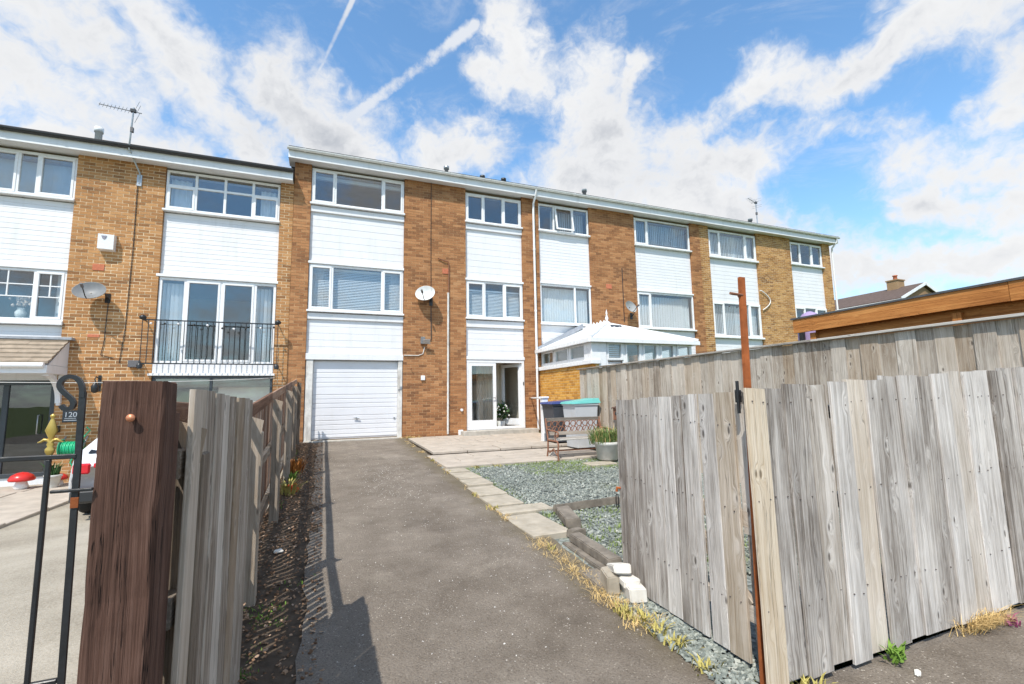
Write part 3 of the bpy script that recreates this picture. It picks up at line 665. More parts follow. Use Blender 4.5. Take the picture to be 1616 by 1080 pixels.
# glazed double door, right leaf swung inwards
dr = thing('glazed_door', (4.86, 13.36, .57), None, None); dr.parent = B; dr.location = Vector((4.86, 13.36, .57))-Vector(WO[B.name]); del WO[dr.name]; WO[dr.name] = (4.86, 13.36, .57)
MB().cbox(3.93, 5.79, 13.33, 13.41, .57, .65, .006).cbox(3.93, 5.79, 13.33, 13.41, 2.55, 2.635, .006).cbox(3.93, 4.0, 13.331, 13.409, .65, 2.55, .006).cbox(5.71, 5.79, 13.331, 13.409, .65, 2.55, .006).build('door_frame', 'white_upvc', dr)
def leafmesh(p, q, z0, z1, st=.095):                       # door leaf between two floor points
    p = Vector((p[0], p[1], 0)); q = Vector((q[0], q[1], 0)); ax = (q-p).normalized(); nn = Vector((-ax.y, ax.x, 0)); L_ = (q-p).length
    mb = MB(); gl = MB()
    def pc(a, b_, c_, e, th, m_): m_.obox(p+ax*(a+b_)/2+Vector((0, 0, (c_+e)/2)), ax*(b_-a)/2, nn*th/2, (0, 0, (e-c_)/2))
    pc(0, L_, z0, z0+.2, .06, mb); pc(0, L_, z1-st, z1, .06, mb); pc(0, st, z0+.2, z1-st, .058, mb); pc(L_-st, L_, z0+.2, z1-st, .058, mb); pc(st-.005, L_-st+.005, z0+.195, z1-st+.005, .012, gl)
    return mb, gl
lf, gl = leafmesh((4.0, 13.37), (4.86, 13.37), .65, 2.55); lf.build('door_leaf', 'white_upvc', dr); gl.build('pane', 'glass', dr)
lf, gl = leafmesh((5.69, 13.39), (5.36, 14.16), .66, 2.54); lf.build('door_leaf', 'white_upvc', dr); gl.build('pane', 'glass', dr)
MB().tube([(4.82, 13.34, 1.5), (4.82, 13.29, 1.5), (4.72, 13.285, 1.5)], .011, 8).build('handle', 'galvanised', dr)
MB().cbox(4.80, 4.84, 13.332, 13.342, 1.40, 1.62, .003).build('handle_plate', 'white_upvc', dr)
MB().cbox(3.72, 6.06, 12.93, 13.32, .40, .568, .012).build('doorstep', 'concrete', B)
MB().cbox(5.735, 5.765, 13.315, 13.33, 1.87, 1.97, .004).build('door_bell', 'black_plastic', B)
# hall behind the door
MB().box(4.0, 6.0, 15.55, 15.6, .5, 2.75).box(3.95, 4.0, 13.6, 15.55, .5, 2.75).box(5.88, 5.93, 13.56, 15.55, .5, 2.75).build('hall_wall', 'interior_cream', B)
curtain(B, 4.6, 5.55, .52, 2.7, 'interior_cream', y=14.5, amp=.02, fold=.1)
# fittings on the brick pier
MB().tube([(3.06, 13.27, 5.62), (3.25, 13.26, 5.56), (3.36, 13.26, 5.55), (3.385, 13.26, 5.5), (3.365, 13.262, 3.0)], .016, 8).build('cable', 'rusty_iron', B)
MB().tube([(3.365, 13.262, 4.6), (3.35, 13.262, .5)], .03, 8).build('waste_pipe', 'worn_white_timber', B)
MB().cbox(3.20, 3.42, 13.285, 13.31, 5.17, 5.33, .005).build('air_brick', 'red_airbrick', B)
MB().cbox(2.575, 2.69, 13.25, 13.30, 2.03, 2.16, .006).build('socket_box', 'white_upvc', B)
MB().cbox(3.66, 3.80, 13.24, 13.30, .455, .60, .01).build('vent_cover', 'white_upvc', B)
MB().tube([(3.76, 13.29, 1.17), (3.76, 13.25, 1.17)], .04, 10).build('pipe_end', 'white_upvc', B)
MB().tube([(2.86, 13.285, 8.0), (2.85, 13.285, 6.2), (2.86, 13.285, 4.6)], .007, 5).build('cable', 'black_plastic', B)
for (x, z) in ((2.3, 2.35), (3.12, 2.35), (2.28, 1.12)):
    MB().tube([(x, 13.31, z), (x, 13.24, z), (x, 13.22, z+.02)], .008, 6).build('wall_hook', 'rusty_iron', B)
MB().tube([(2.1, 13.285, 2.73), (2.5, 13.285, 2.73), (2.63, 13.285, 2.78), (2.68, 13.28, 2.98)], .011, 6).build('cable', 'white_wire', B)
# downpipe between the middle house and its right neighbour
MB().tube([(6.18, 12.98, 8.12), (6.18, 13.0, 7.98), (6.18, 13.22, 7.74), (6.18, 13.235, 7.5), (6.18, 13.235, .5)], .036, 12).build('downpipe', 'white_upvc', B)
for z in (2.4, 4.2, 6.2): MB().tube([(6.18, 13.235, z-.03), (6.18, 13.235, z+.03)], .044, 12).build('pipe_collar', 'white_upvc', B)
for x, y, top in ((3.75, 15.0, 9.45), (5.05, 15, 9.33), (5.85, 15, 9.36)):
    MB().lathe([(.06, 8.3), (.06, top-.12), (.095, top-.12), (.095, top-.02), (.05, top)], (x, y, 0), 12).build('roof_vent', 'galvanised' if x < 4 else 'black_plastic', B)

# --- right neighbour (mirrored) and end house
def fill(house, x0, x1, z0, z1): MB().box(x0, x1, 13.37, 13.5, z0, z1).build('panel', 'white_board', house)
Cc = terrace('terraced_house', 6.18, 13.15, 0, 'brick terraced house behind the white conservatory with vertical blinds upstairs'); Cc['group'] = GRP
brickwork(Cc, [(6.185, 6.39, .3, 7.93), (8.30, 10.15, .3, 7.93), (12.70, 13.15, .3, 7.93)], 'brick_brown', 'mortar_brown', 0, jt=.011)
shell(Cc, 6.18, 13.15, .45, 7.9, (.5, 3.0, 5.55, 7.94)); eaves(Cc, 6.183, 13.15, 7.93, 'white_gutter', 'roof_felt')
window(Cc, 6.40, 8.29, 6.92, 7.83, (.30, .68), sash=((1, 0),), open_cell=(1, 0)); sill(Cc, 6.40, 8.29, 6.92)
cladding(Cc, 6.395, 8.295, 5.20, 6.86, .105); MB().cbox(6.38, 8.31, 13.305, 13.42, 5.14, 5.195, .006).build('trim_board', 'white_upvc', Cc)
window(Cc, 6.40, 8.29, 3.84, 5.135, (.68,)); sill(Cc, 6.40, 8.29, 3.84); cladding(Cc, 6.395, 8.295, 2.6, 3.78, .11)
curtain(Cc, 6.45, 8.25, 3.9, 5.05, 'curtain_pale', amp=.012, fold=.09)
fill(Cc, 6.4, 8.3, .4, 2.6)
window(Cc, 10.16, 12.69, 6.84, 7.84, (.235,), sash=((0, 0),)); sill(Cc, 10.16, 12.69, 6.84)
cladding(Cc, 10.155, 12.695, 5.20, 6.78, .105); MB().cbox(10.14, 12.71, 13.305, 13.42, 5.14, 5.195, .006).build('trim_board', 'white_upvc', Cc)
window(Cc, 10.16, 12.69, 3.84, 5.135, (.235,), sash=((0, 0),)); sill(Cc, 10.16, 12.69, 3.84); cladding(Cc, 10.155, 12.695, 2.6, 3.78, .11); fill(Cc, 10.15, 12.7, .4, 2.6)
vertical_blind(Cc, 10.3, 12.35, 3.9, 5.02, pitch=.115, ang=-.45); curtain(Cc, 12.3, 12.62, 3.9, 5.05, 'curtain_pale', amp=.03)
vertical_blind(Cc, 10.2, 12.65, 7.0, 7.75, ang=.2, mt='curtain_grey'); vertical_blind(Cc, 7.0, 8.2, 7.0, 7.75, y=13.6, ang=.2, mt='curtain_grey')
MB().cbox(8.88, 9.10, 13.288, 13.31, 5.13, 5.29, .005).build('air_brick', 'red_airbrick', Cc)
MB().tube([(9.55, 13.29, 5.9), (9.55, 13.29, 4.0)], .012, 6).build('cable', 'black_plastic', Cc)
MB().lathe([(.07, 8.4), (.07, 9.35), (.1, 9.35), (.1, 9.45)], (9.2, 15, 0), 10).build('roof_vent', 'galvanised', Cc)
D = terrace('terraced_house', 13.15, 20.5, 0, 'end brick terraced house at the far right of the row beside the sky'); D['group'] = GRP
brickwork(D, [(13.15, 13.59, .3, 7.93), (16.11, 18.03, .3, 7.93), (20.03, 20.5, .3, 7.93)], 'brick_tan', 'mortar_pale', 0)
shell(D, 13.15, 20.5, .45, 7.9, (.5, 3.0, 5.55, 7.94)); eaves(D, 13.15, 20.72, 7.93, 'white_gutter', 'roof_felt')
window(D, 13.60, 16.10, 6.76, 7.82, (.235, .76), sash=((0, 0), (2, 0))); sill(D, 13.60, 16.10, 6.76, .07)
cladding(D, 13.595, 16.105, 5.0, 6.68, .15); window(D, 13.60, 16.10, 3.66, 4.99, (.235, .76), sash=((0, 0), (2, 0))); sill(D, 13.60, 16.10, 3.66, .07); cladding(D, 13.595, 16.105, 2.5, 3.58, .15); fill(D, 13.6, 16.1, .4, 2.5)
vertical_blind(D, 13.7, 16.0, 6.85, 7.75, ang=.15, mt='blind'); vertical_blind(D, 13.7, 16.0, 3.75, 4.9, ang=.12, mt='blind')
window(D, 18.04, 20.02, 6.86, 7.82, (.32, .66), sash=((0, 0), (2, 0))); sill(D, 18.04, 20.02, 6.86); cladding(D, 18.035, 20.025, 5.06, 6.8, .15)
window(D, 18.04, 20.02, 3.7, 5.05, (.32, .66), sash=((0, 0), (2, 0))); sill(D, 18.04, 20.02, 3.7); cladding(D, 18.035, 20.025, 2.5, 3.63, .15); fill(D, 18.03, 20.03, .4, 2.5)
MB().tube([(20.58, 12.98, 8.12), (20.58, 13.0, 7.98), (20.56, 13.22, 7.74), (20.56, 13.24, 7.5), (20.56, 13.24, .5)], .036, 10).build('downpipe', 'white_upvc', D)
pts = [(16.05+.0, 13.27, 5.55)]+[(16.12+.45*math.sin(math.pi*k/10), 13.25, 5.55-.78*k/10) for k in range(11)]
MB().tube(pts, .02, 6).build('cable', 'white_wire', D)
MB().lathe([(.07, 8.4), (.07, 9.3), (.1, 9.3), (.1, 9.4)], (17.9, 15, 0), 10).build('roof_vent', 'galvanised', D)

# --- left neighbour, number 120, standing lower
dz = -.64
A = terrace('terraced_house', -7.8, -.85, dz, 'brick terraced house with dark gutter, glazed balcony and tiled door canopy'); A['group'] = GRP
brickwork(A, [(-7.8, -7.32, -.35, 7.29), (-5.41, -3.71, -.35, 7.29), (-1.17, -.855, -.35, 7.31), (-3.71, -1.17, -.35, .95)], 'brick_gold', 'mortar_pale', 300, zmin=1.9)
shell(A, -7.8, -.86, -.19, 7.26, (-.14, 2.1, 4.9, 7.3)); eaves(A, -8.0, -.87, 7.29, 'black_plastic', 'slate_roof', over=.30)
window(A, -7.31, -5.42, 6.20, 7.22, (.455, .635), sash=((0, 0), (2, 0))); sill(A, -7.31, -5.42, 6.20)
cladding(A, -7.315, -5.415, 4.58, 6.13, .115); MB().cbox(-7.33, -5.40, 13.305, 13.42, 4.52, 4.575, .006).build('trim_board', 'white_upvc', A)
window(A, -7.31, -5.42, 3.36, 4.515, (.71,), sash=((1, 0),), bars={(0, 0): ((.33, .66), (.46, .72)), (1, 0): ((.5,), (.46, .72))}); sill(A, -7.31, -5.42, 3.36, .09)
cladding(A, -7.315, -5.415, 2.7, 3.26, .14); fill(A, -7.31, -5.42, 2.05, 2.7)
curtain(A, -5.66, -5.46, 3.42, 4.45, 'curtain_pale'); vertical_blind(A, -7.2, -5.5, 6.3, 7.1, y=13.62, ang=.1, mt='curtain_grey')
window(A, -3.70, -1.18, 6.22, 7.24, (.25, .5, .75), (.62,), sash=((0, 0), (3, 0))); sill(A, -3.70, -1.18, 6.22)
cladding(A, -3.705, -1.175, 4.60, 6.15, .117); MB().cbox(-3.76, -1.14, 13.29, 13.42, 4.535, 4.60, .006).build('trim_board', 'white_upvc', A)
curtain(A, -3.64, -3.2, 6.25, 7.15, 'curtain_pale'); curtain(A, -1.65, -1.25, 6.25, 7.15, 'curtain_pale')
# balcony doors
window(A, -3.70, -1.18, 2.44, 4.53, (.215, .515, .81), sash=((1, 0), (2, 0)), fr=.065)
MB().cbox(-3.71, -1.17, 13.31, 13.42, 2.21, 2.44, .006).build('trim_board', 'white_board', A); MB().cbox(-3.78, -1.13, 13.25, 13.42, 2.15, 2.205, .008).build('trim_board', 'white_upvc', A)
vertical_blind(A, -3.62, -3.2, 2.5, 4.42, ang=.5); vertical_blind(A, -1.68, -1.26, 2.5, 4.42, ang=.5)
bl = MB().beam((-3.87, 13.02, 3.43), (-1.08, 13.02, 3.43), .014, .03).beam((-3.87, 13.02, 2.42), (-1.08, 13.02, 2.42), .014, .03).beam((-3.87, 13.02, 3.43), (-3.87, 13.3, 3.43), .014, .03).beam((-1.08, 13.02, 3.43), (-1.08, 13.3, 3.43), .014, .03).beam((-3.87, 13.02, 2.42), (-3.87, 13.3, 2.42), .014, .03).beam((-1.08, 13.02, 2.42), (-1.08, 13.3, 2.42), .014, .03).build('balcony_railing', 'black_iron', A)
mbar = MB().box(-.007, .007, -.007, .007, 2.42, 3.42); me = bpy.data.meshes.new('bar'); me.from_pydata(mbar.v, [], mbar.f); me.materials.append(M['black_iron'])
for k in range(25):
    o = bpy.data.objects.new('bar', me); C.objects.link(o); o.parent = bl; o.location = Vector((-3.87+2.79*k/24, 13.02, 0))-Vector(WO[A.name])
for x in (-3.87, -1.08):
    MB().lathe([(0, 3.42), (.06, 3.44), (.075, 3.49), (.04, 3.53), (0, 3.55)], (x, 13.02, 0), 10).build('finial', 'black_iron', bl); MB().lathe([(.05, 2.3), (.06, 2.38), (.03, 2.42)], (x, 13.02, 0), 10).build('foot_boss', 'black_iron', bl)
for k in range(10):
    x = -3.7+2.5*k/9+random.uniform(-.04, .04); MB().blob((x, 13.0, 3.33+random.uniform(-.06, .03)), .03, 1, .2).build('lamp_bulb', 'black_plastic' if k % 2 else 'white_upvc', bl)
# ground floor of the converted garage: dark grey window
window(A, -3.70, -1.18, 1.24, 2.14, (.47,), fmat='anthracite', gmat='glass'); MB().cbox(-3.74, -1.14, 13.24, 13.42, 1.19, 1.238, .006).build('window_sill', 'white_upvc', A)
MB().cbox(-3.71, -1.17, 13.33, 13.45, .95, 1.188, .006).build('panel', 'anthracite', A)
curtain(A, -2.4, -1.25, 1.28, 2.05, 'interior_cream', y=13.6, amp=.004, fold=.3)
# front door and canopy
window(A, -7.31, -5.42, .0, 2.04, (.30, .56), fmat='anthracite', gmat='glass_dark', fr=.09); fill(A, -7.31, -5.42, -.35, -.002)
MB().tube([(-5.66, 13.33, .9), (-5.66, 13.28, .9), (-5.66, 13.28, 1.3), (-5.66, 13.33, 1.3)], .012, 8).build('door_handle', 'galvanised', A)
cx0, cx1 = -8.0, -5.22
cn = MB().prism([(12.52, 2.34), (13.30, 2.93), (13.30, 2.34)], cx0+.03, cx1-.03, 'x').build('canopy', 'white_board', A)
for r_ in range(6):
    t0 = r_/6; y0 = 12.42+.88*t0; z0 = 2.36+.60*t0; y1 = y0+.88/6*1.25; z1 = z0+.6/6*1.25
    for i in range(9):
        xa = cx0+(cx1-cx0)*i/9+(.0 if r_ % 2 else .0); xb = cx0+(cx1-cx0)*(i+1)/9-.004; dzz = .045+random.uniform(0, .008)
        vs = [(xa,y0,z0),(xb,y0,z0),(xb,y1,z1-.012),(xa,y1,z1-.012),(xa,y0-.008,z0+dzz),(xb,y0-.008,z0+dzz),(xb,y1,z1+.012),(xa,y1,z1+.012)]
        MB().add(vs, [(0,3,2,1),(4,5,6,7),(0,1,5,4),(1,2,6,5),(2,3,7,6),(3,0,4,7)]).build('roof_tile', 'canopy_tile', cn)
MB().cbox(cx0, cx1+.06, 13.14, 13.30, 2.93, 2.99, .006).build('flashing', 'lead', cn)
MB().cbox(cx0, cx1-.02, 12.44, 12.52, 2.16, 2.33, .006).cbox(cx1-.09, cx1-.02, 12.52, 13.3, 2.16, 2.335, .006).build('canopy_fascia', 'white_board', cn)
MB().tube([(cx0, 12.39, 2.32), (cx1-.05, 12.39, 2.32)], .055, 10).build('canopy_gutter', 'white_upvc', cn)
pts = [(cx1-.11, 12.6+.64*math.sin(k*math.pi/20), 2.15-.60*(1-math.cos(k*math.pi/20))) for k in range(11)]
mb = MB()
for p, q in zip(pts, pts[1:]): mb.beam(p, q, .07, .09, (1,0,0))
mb.beam((cx1-.11, 13.26, 1.5), (cx1-.11, 13.26, 2.16), .07, .06, (1,0,0)).build('bracket', 'white_board', cn)
# small fittings
MB().cbox(-4.97, -4.75, 13.288, 13.31, 4.57, 4.72, .005).build('air_brick', 'red_airbrick', A); MB().cbox(-4.95, -4.73, 13.294, 13.31, 3.02, 3.09, .004).build('air_brick', 'red_airbrick', A)
MB().cbox(-4.14, -3.93, 13.18, 13.30, 2.34, 2.50, .008).build('flood_light', 'grey_plastic', A)
MB().tube([(-4.25, 13.285, 6.75), (-4.24, 13.285, 5.2), (-4.27, 13.285, 3.2), (-4.33, 13.285, 2.45)], .008, 5).build('cable', 'black_plastic', A)
MB().tube([(-4.62, 13.285, 3.9), (-4.64, 13.285, 2.9), (-4.68, 13.285, 2.62), (-4.45, 13.285, 2.55)], .008, 5).build('cable', 'black_plastic', A)
MB().lathe([(.075, 7.4), (.075, 8.33), (.095, 8.33), (.095, 8.46), (0, 8.47)], (-5.42, 14.2, 0), 12).build('roof_vent', 'white_upvc', A)

# ------------------------------------------------------------------ conservatory
K = thing('conservatory', (7.95, 11.75, .4), 'white conservatory with hipped roof, finial and brick dwarf wall behind tall fence', 'conservatory')
kx0, kx1, ky0 = 6.30, 9.60, 10.2
brickwork(K, [(ky0, YF-.02, .3, 2.31)], 'brick_orange', 'mortar_gold', 300, 'x', kx0, zmin=.9)
MB().box(kx0+.22, kx1, ky0+.0, ky0+.2, .3, 1.2).box(kx1-.2, kx1, ky0+.2, YF, .3, 1.2).build('wall', 'brick_orange', K)
MB().cbox(kx0-.06, kx0+.22, ky0-.06, YF-.01, 2.31, 2.42, .008).build('window_sill', 'white_upvc', K)
def kframe(p, q, z0, z1, n, sashes, skip=0):
    """run of glazing between two plan points"""
    p = Vector((p[0], p[1], 0)); q = Vector((q[0], q[1], 0)); ax = (q-p).normalized(); nn = Vector((ax.y, -ax.x, 0)); L_ = (q-p).length
    mb = MB()
    def pc(m_, a, b_, c_, e, t0, t1): m_.obox(p+ax*(a+b_)/2+nn*(t0+t1)/2+Vector((0, 0, (c_+e)/2)), ax*(b_-a)/2, nn*(t1-t0)/2, (0, 0, (e-c_)/2))
    pc(mb, 0, L_, z0, z0+.07, -.035, .035); pc(mb, 0, L_, z1-.07, z1, -.035, .035)
    for k in range(n+1):
        a = L_*k/n; hw = .06 if k in (0, n) else .035; pc(mb, max(0, a-hw), min(L_, a+hw), z0+.07, z1-.07, -.033, .033)
    fr_ = mb.build('window', 'white_upvc', K)
    for k in range(n):
        a = L_*k/n+.04; b_ = L_*(k+1)/n-.04
        for (c_, e) in sashes[k % len(sashes)]:
            m2 = MB(); zc, ze = z0+(z1-z0)*c_+.05, z0+(z1-z0)*e-.05
            pc(m2, a, b_, zc, zc+.05, -.03, .05); pc(m2, a, b_, ze-.05, ze, -.03, .05); pc(m2, a, a+.05, zc+.05, ze-.05, -.03, .05); pc(m2, b_-.05, b_, zc+.05, ze-.05, -.03, .05)
            m2.build('sash', 'white_upvc', fr_)
            m3 = MB(); pc(m3, a+.045, b_-.045, zc+.045, ze-.045, 0, .008); m3.build('pane', 'glass', fr_)
kframe((kx0+.09, YF-.03), (kx0+.09, ky0+.36), 2.42, 2.92, 3, [[(0, 1)]])
MB().cbox(kx0-.02, kx0+.2, ky0-.02, ky0+.36, 2.42, 2.92, .006).cbox(kx0+.2, kx0+.42, ky0-.02, ky0+.1, 1.2, 2.92, .006).build('corner_post', 'white_upvc', K)
kframe((kx0+.42, ky0+.05), (kx1-.06, ky0+.05), 1.2, 2.92, 5, [[(0, .68), (.68, 1)], [(0, 1)], [(0, 1)], [(0, 1)], [(0, .68), (.68, 1)]])
kframe((kx1-.06, ky0+.05), (kx1-.06, YF-.03), 1.2, 2.92, 4, [[(0, 1)]])
venet = MB()
for k in range(30): venet.box(kx0+.46, kx0+.95, ky0+.12, ky0+.14, 1.3+k*.052, 1.33+k*.052)
venet.build('venetian_blind', 'blind', K, kind='stuff')
ez, rz = 2.93, 3.66; rA = (7.95, 11.95, rz); rB = (7.95, YF, rz); o_ = .10
c1 = (kx0-o_, ky0-o_, ez); c2 = (kx1+o_, ky0-o_, ez); w1 = (kx0-o_, YF, ez); w2 = (kx1+o_, YF, ez)
def panels(a0, a1, b0, b1, n):                             # glazed roof slope between eave a0-a1 and top b0-b1
    a0, a1, b0, b1 = map(Vector, (a0, a1, b0, b1))
    for k in range(n):
        p0 = a0.lerp(a1, k/n); p1 = a0.lerp(a1, (k+1)/n); q0 = b0.lerp(b1, k/n); q1 = b0.lerp(b1, (k+1)/n); u = Vector((0, 0, .03))
        if (q1-q0).length < 1e-4: MB().add([p0, p1, q0, p0+u, p1+u, q0+u], [(0,2,1),(3,4,5),(0,1,4,3),(1,2,5,4),(2,0,3,5)]).build('roof_panel', 'conservatory_roof', K)
        else: MB().add([p0, p1, q1, q0, p0+u, p1+u, q1+u, q0+u], [(0,3,2,1),(4,5,6,7),(0,1,5,4),(1,2,6,5),(2,3,7,6),(3,0,4,7)]).build('roof_panel', 'conservatory_roof', K)
        MB().beam(p0+u*1.15, q0+u*1.15, .05, .02).build('glazing_bar', 'white_upvc', K)
panels(w1, c1, rB, rA, 4); panels(c1, c2, rA, rA, 5); panels(c2, w2, rA, rB, 4)
mb = MB()
for p, q in ((w1, c1), (c1, c2), (c2, w2)):
    p, q = Vector(p)-Vector((0, 0, .02)), Vector(q)-Vector((0, 0, .02)); mb.beam(p, q, .11, .10)
mb.build('gutter', 'white_upvc', K)
MB().beam((7.95, 11.9, rz+.03), (7.95, YF, rz+.03), .16, .07).beam(c1[:2]+(ez+.07,), (7.95, 11.95, rz+.03), .09, .05).beam(c2[:2]+(ez+.07,), (7.95, 11.95, rz+.03), .09, .05).build('ridge', 'white_upvc', K)
MB().beam((6.24, YF-.03, 2.98), (7.9, YF-.03, 3.80), .05, .14).build('flashing', 'lead', K)
for k in range(6):
    y = 12.1+k*.2; h = .08+.025*(k % 2)
    MB().prism([(y-.1, rz+.06), (y+.1, rz+.06), (y+.06, rz+.1), (y+.03, rz+.06+h*.7), (y, rz+.06+h), (y-.03, rz+.06+h*.7), (y-.06, rz+.1)], 7.935, 7.965, 'x').build('cresting', 'white_upvc', K)
MB().lathe([(.06, rz), (.06, rz+.08), (.025, rz+.11), (.055, rz+.18), (.03, rz+.23), (.018, rz+.3), (.03, rz+.33), (0, rz+.46)], (7.95, 11.95, 0), 12).build('finial', 'white_upvc', K)
MB().obox((7.95, 11.45, 3.48), (.18, 0, 0), (0, .05, .075), (0, -.012, .008)).build('roof_vent', 'anthracite', K)
MB().box(kx0+.2, kx1-.2, ky0+.2, YF, .42, .5).build('floor', 'interior_floor', K)

# ------------------------------------------------------------------ boundary fences and gates
basis0 = Matrix.Rotation(-math.pi/2, 4, 'X')
# tall fence on the right
TF = thing('board_fence', (6.0, 6.0, .2), 'tall weathered board fence with flat cap beside the conservatory', 'fence')
y = 10.32; k = 0
while y > .2:
    wd = random.uniform(.155, .20); plank('board', TF, (6.0+random.uniform(-.008, .008)+(.012 if k % 2 else 0), y-wd/2, gz(6, y)-.02), wd+.008, .018, 2.175-gz(6, y)+random.uniform(-.004, .004), 'fence_fawn', (0, 0, math.pi/2), n=3); y -= wd; k += 1
    if k > 70: break
for k in range(5): lay('cap', TF, (5.99, 10.36-2.05*k, 2.176), (5.99, 10.36-2.05*(k+1)+.01, 2.176), .028, .11, 'post_grey')
for z in (.5, 1.2, 1.95): lay('rail', TF, (6.04, 10.3, z+.1), (6.04, .3, z+.1), .08, .04, 'post_grey')
for yy in (10.25, 8.2, 6.1, 4.0, 1.95): plank('post', TF, (6.10, yy, -.05), .09, .09, 2.2, 'post_grey')
# front fence on the right, boards facing the road
FF = thing('board_fence', (3.6, 1.87, 0), 'silvery close-board fence in the right foreground along the pavement', 'fence')
xs = [2.078, 2.222, 2.377, 2.555, 2.727, 2.883, 3.059, 3.231, 3.391, 3.578, 3.761, 3.929, 4.12, 4.303, 4.46, 4.615, 4.793]
while xs[-1] < 5.9: xs.append(xs[-1]+random.uniform(.15, .175))
for k in range(len(xs)-1):
    xm = (xs[k]+xs[k+1])/2; wd = xs[k+1]-xs[k]; top = 1.52+(xm-2.1)*.052+random.uniform(-.010, .010); bot = .035+random.uniform(-.012, .014)
    yy = 1.86+(.014 if k % 2 else 0)+random.uniform(-.003, .003)
    plank('board', FF, (xm, yy, bot), wd+random.uniform(-.003, .014), .019, top-bot, 'fence_new' if k == 0 else 'fence_silver', (random.uniform(-.004, .004), random.uniform(-.009, .009) if k else 0, random.uniform(-.03, .03)), (random.uniform(-.006, .006), random.uniform(-.006, .006)), wob=.003)
for z in (.32, .85, 1.36): lay('rail', FF, (2.20, 1.915, z), (5.95, 1.915, z+.16), .075, .045, 'post_grey')
for x in (2.22, 4.0, 5.9): plank('post', FF, (x+.05, 2.0, -.05), .085, .085, 1.55+(x-2.1)*.05, 'post_grey')
# right gate leaf, open against the garden
RG = thing('gate', (2.2, 2.03, .05), 'silvery boarded gate leaf standing open beside the gravel garden', 'gate')
yb = [2.05, 2.19, 2.318, 2.345, 2.47, 2.57, 2.70, 2.81, 2.915, 3.01, 3.115, 3.21]
yb = [(2.055, 2.192), (2.194, 2.318), (2.345, 2.402), (2.404, 2.478), (2.482, 2.566), (2.568, 2.695), (2.697, 2.805), (2.807, 2.912), (2.914, 3.022), (3.024, 3.112), (3.114, 3.212)]
for k, (a, b_) in enumerate(yb):
    ym = (a+b_)/2; top = 1.515-(ym-2.05)*.045+(random.uniform(-.004, .004)); bot = .045+(ym-2.05)*.03
    plank('board', RG, (2.2+random.uniform(-.003, .003)+0, ym, bot), b_-a, .02, top-bot, 'fence_silver', (0, 0, math.pi/2), wob=.002)
for z in (.3, .8, 1.28): lay('rail', RG, (2.235, 2.02, z), (2.235, 3.2, z), .09, .04, 'fence_fawn')
lay('brace', RG, (2.237, 2.06, .33), (2.24, 3.16, 1.25), .08, .036, 'fence_fawn')
plank('board', RG, (2.225, 2.02, .72), .08, .02, .72, 'fence_fawn', (0, 0, math.pi/2))
MB().tube([(2.19, 3.20, .78), (2.165, 3.21, .785), (2.163, 3.213, .755)], .011, 6).build('staple', 'rust', RG)
MB().tube([(2.165, 3.213+.018*math.cos(a), .68+.055*math.sin(a)) for a in [2*math.pi*k/14 for k in range(15)]], .0045, 6).build('ring', 'black_iron', RG)
MB().cbox(2.155, 2.20, 1.99, 2.0, 1.45, 1.52, .003).tube([(2.160, 1.98, 1.39), (2.160, 1.98, 1.57)], .009, 8).build('hinge', 'black_iron', RG)
nl = MB().lathe([(0, -.002), (.0034, -.0016), (.0038, .0), (.0036, .004)], (0, 0, 0), 8, basis0); nme = bpy.data.meshes.new('nail'); nme.from_pydata(nl.v, [], nl.f); nme.materials.append(M['nail_steel'])
for th_, zz in ((FF, (.36, .90, 1.41)), (RG, (.3, .8, 1.28))):
    for bd in [o for o in th_.children if o.name.startswith('board')]:
        wd = bd.dimensions.x if False else max(v.co.x for v in bd.data.vertices)
        for z in zz:
            for sx in (-.55, .55):
                if random.random() < .25: continue
                o = bpy.data.objects.new('nail', nme); C.objects.link(o); o.parent = bd; o.location = (sx*wd+random.uniform(-.006, .006), (-.0125 if th_ is FF else .0125), z+random.uniform(-.012, .012)); o.rotation_euler = (0, 0, 0 if th_ is FF else math.pi)
# rusty pole in the gateway
RP = thing('steel_post', (2.10, 1.925, 0), 'tall rusty steel post standing between open gate and front fence', 'post')
MB().obox((2.178, 1.94, 1.03), (.019, 0, 0), (0, .009, 0), (.030, 0, 1.13)).build('post', 'rust', RP)
MB().tube([(2.11, 1.935, 2.06), (2.20, 1.935, 2.055)], .008, 8).tube([(2.185, 1.945, 2.05), (2.27, 1.99, 2.05)], .008, 8).build('bolt', 'rusty_iron', RP)
# left gate: thick brown post, open leaf
BP = thing('gate_post', (-.484, 1.66, 0), 'thick dark brown stained timber gate post with a copper screw head', 'post')
bp = plank('post', BP, (-.484, 1.665, -.1), .148, .125, 1.662, 'stained_brown', wob=.001, c=.009, n=26)
for v in bp.data.vertices: v.co += Vector((random.uniform(-.0018, .0018), random.uniform(-.0018, .0018), random.uniform(-.004, .004)))
plank('board', BP, (-.443, 1.795, -.1), .035, .07, 1.57, 'stained_brown', wob=.001)
MB().tube([(-.484+.002, 1.602, 1.463), (-.482, 1.588, 1.463)], .0065, 10).lathe([(0, 0), (.0105, .001), (.0105, .004), (0, .005)], (-.482, 1.588, 1.463), 12, Matrix.Rotation(math.pi/2, 4, 'X')).build('screw', 'screw_copper', BP)
LG = thing('gate', (-.41, 1.86, .02), 'grey boarded gate leaf standing open beside the thick brown post', 'gate')
p0 = Vector((-.405, 1.85, 0)); p1 = Vector((-.365, 2.98, 0)); ax = (p1-p0).normalized(); L_ = (p1-p0).length; n = 8; ang = math.atan2(ax.y, ax.x)
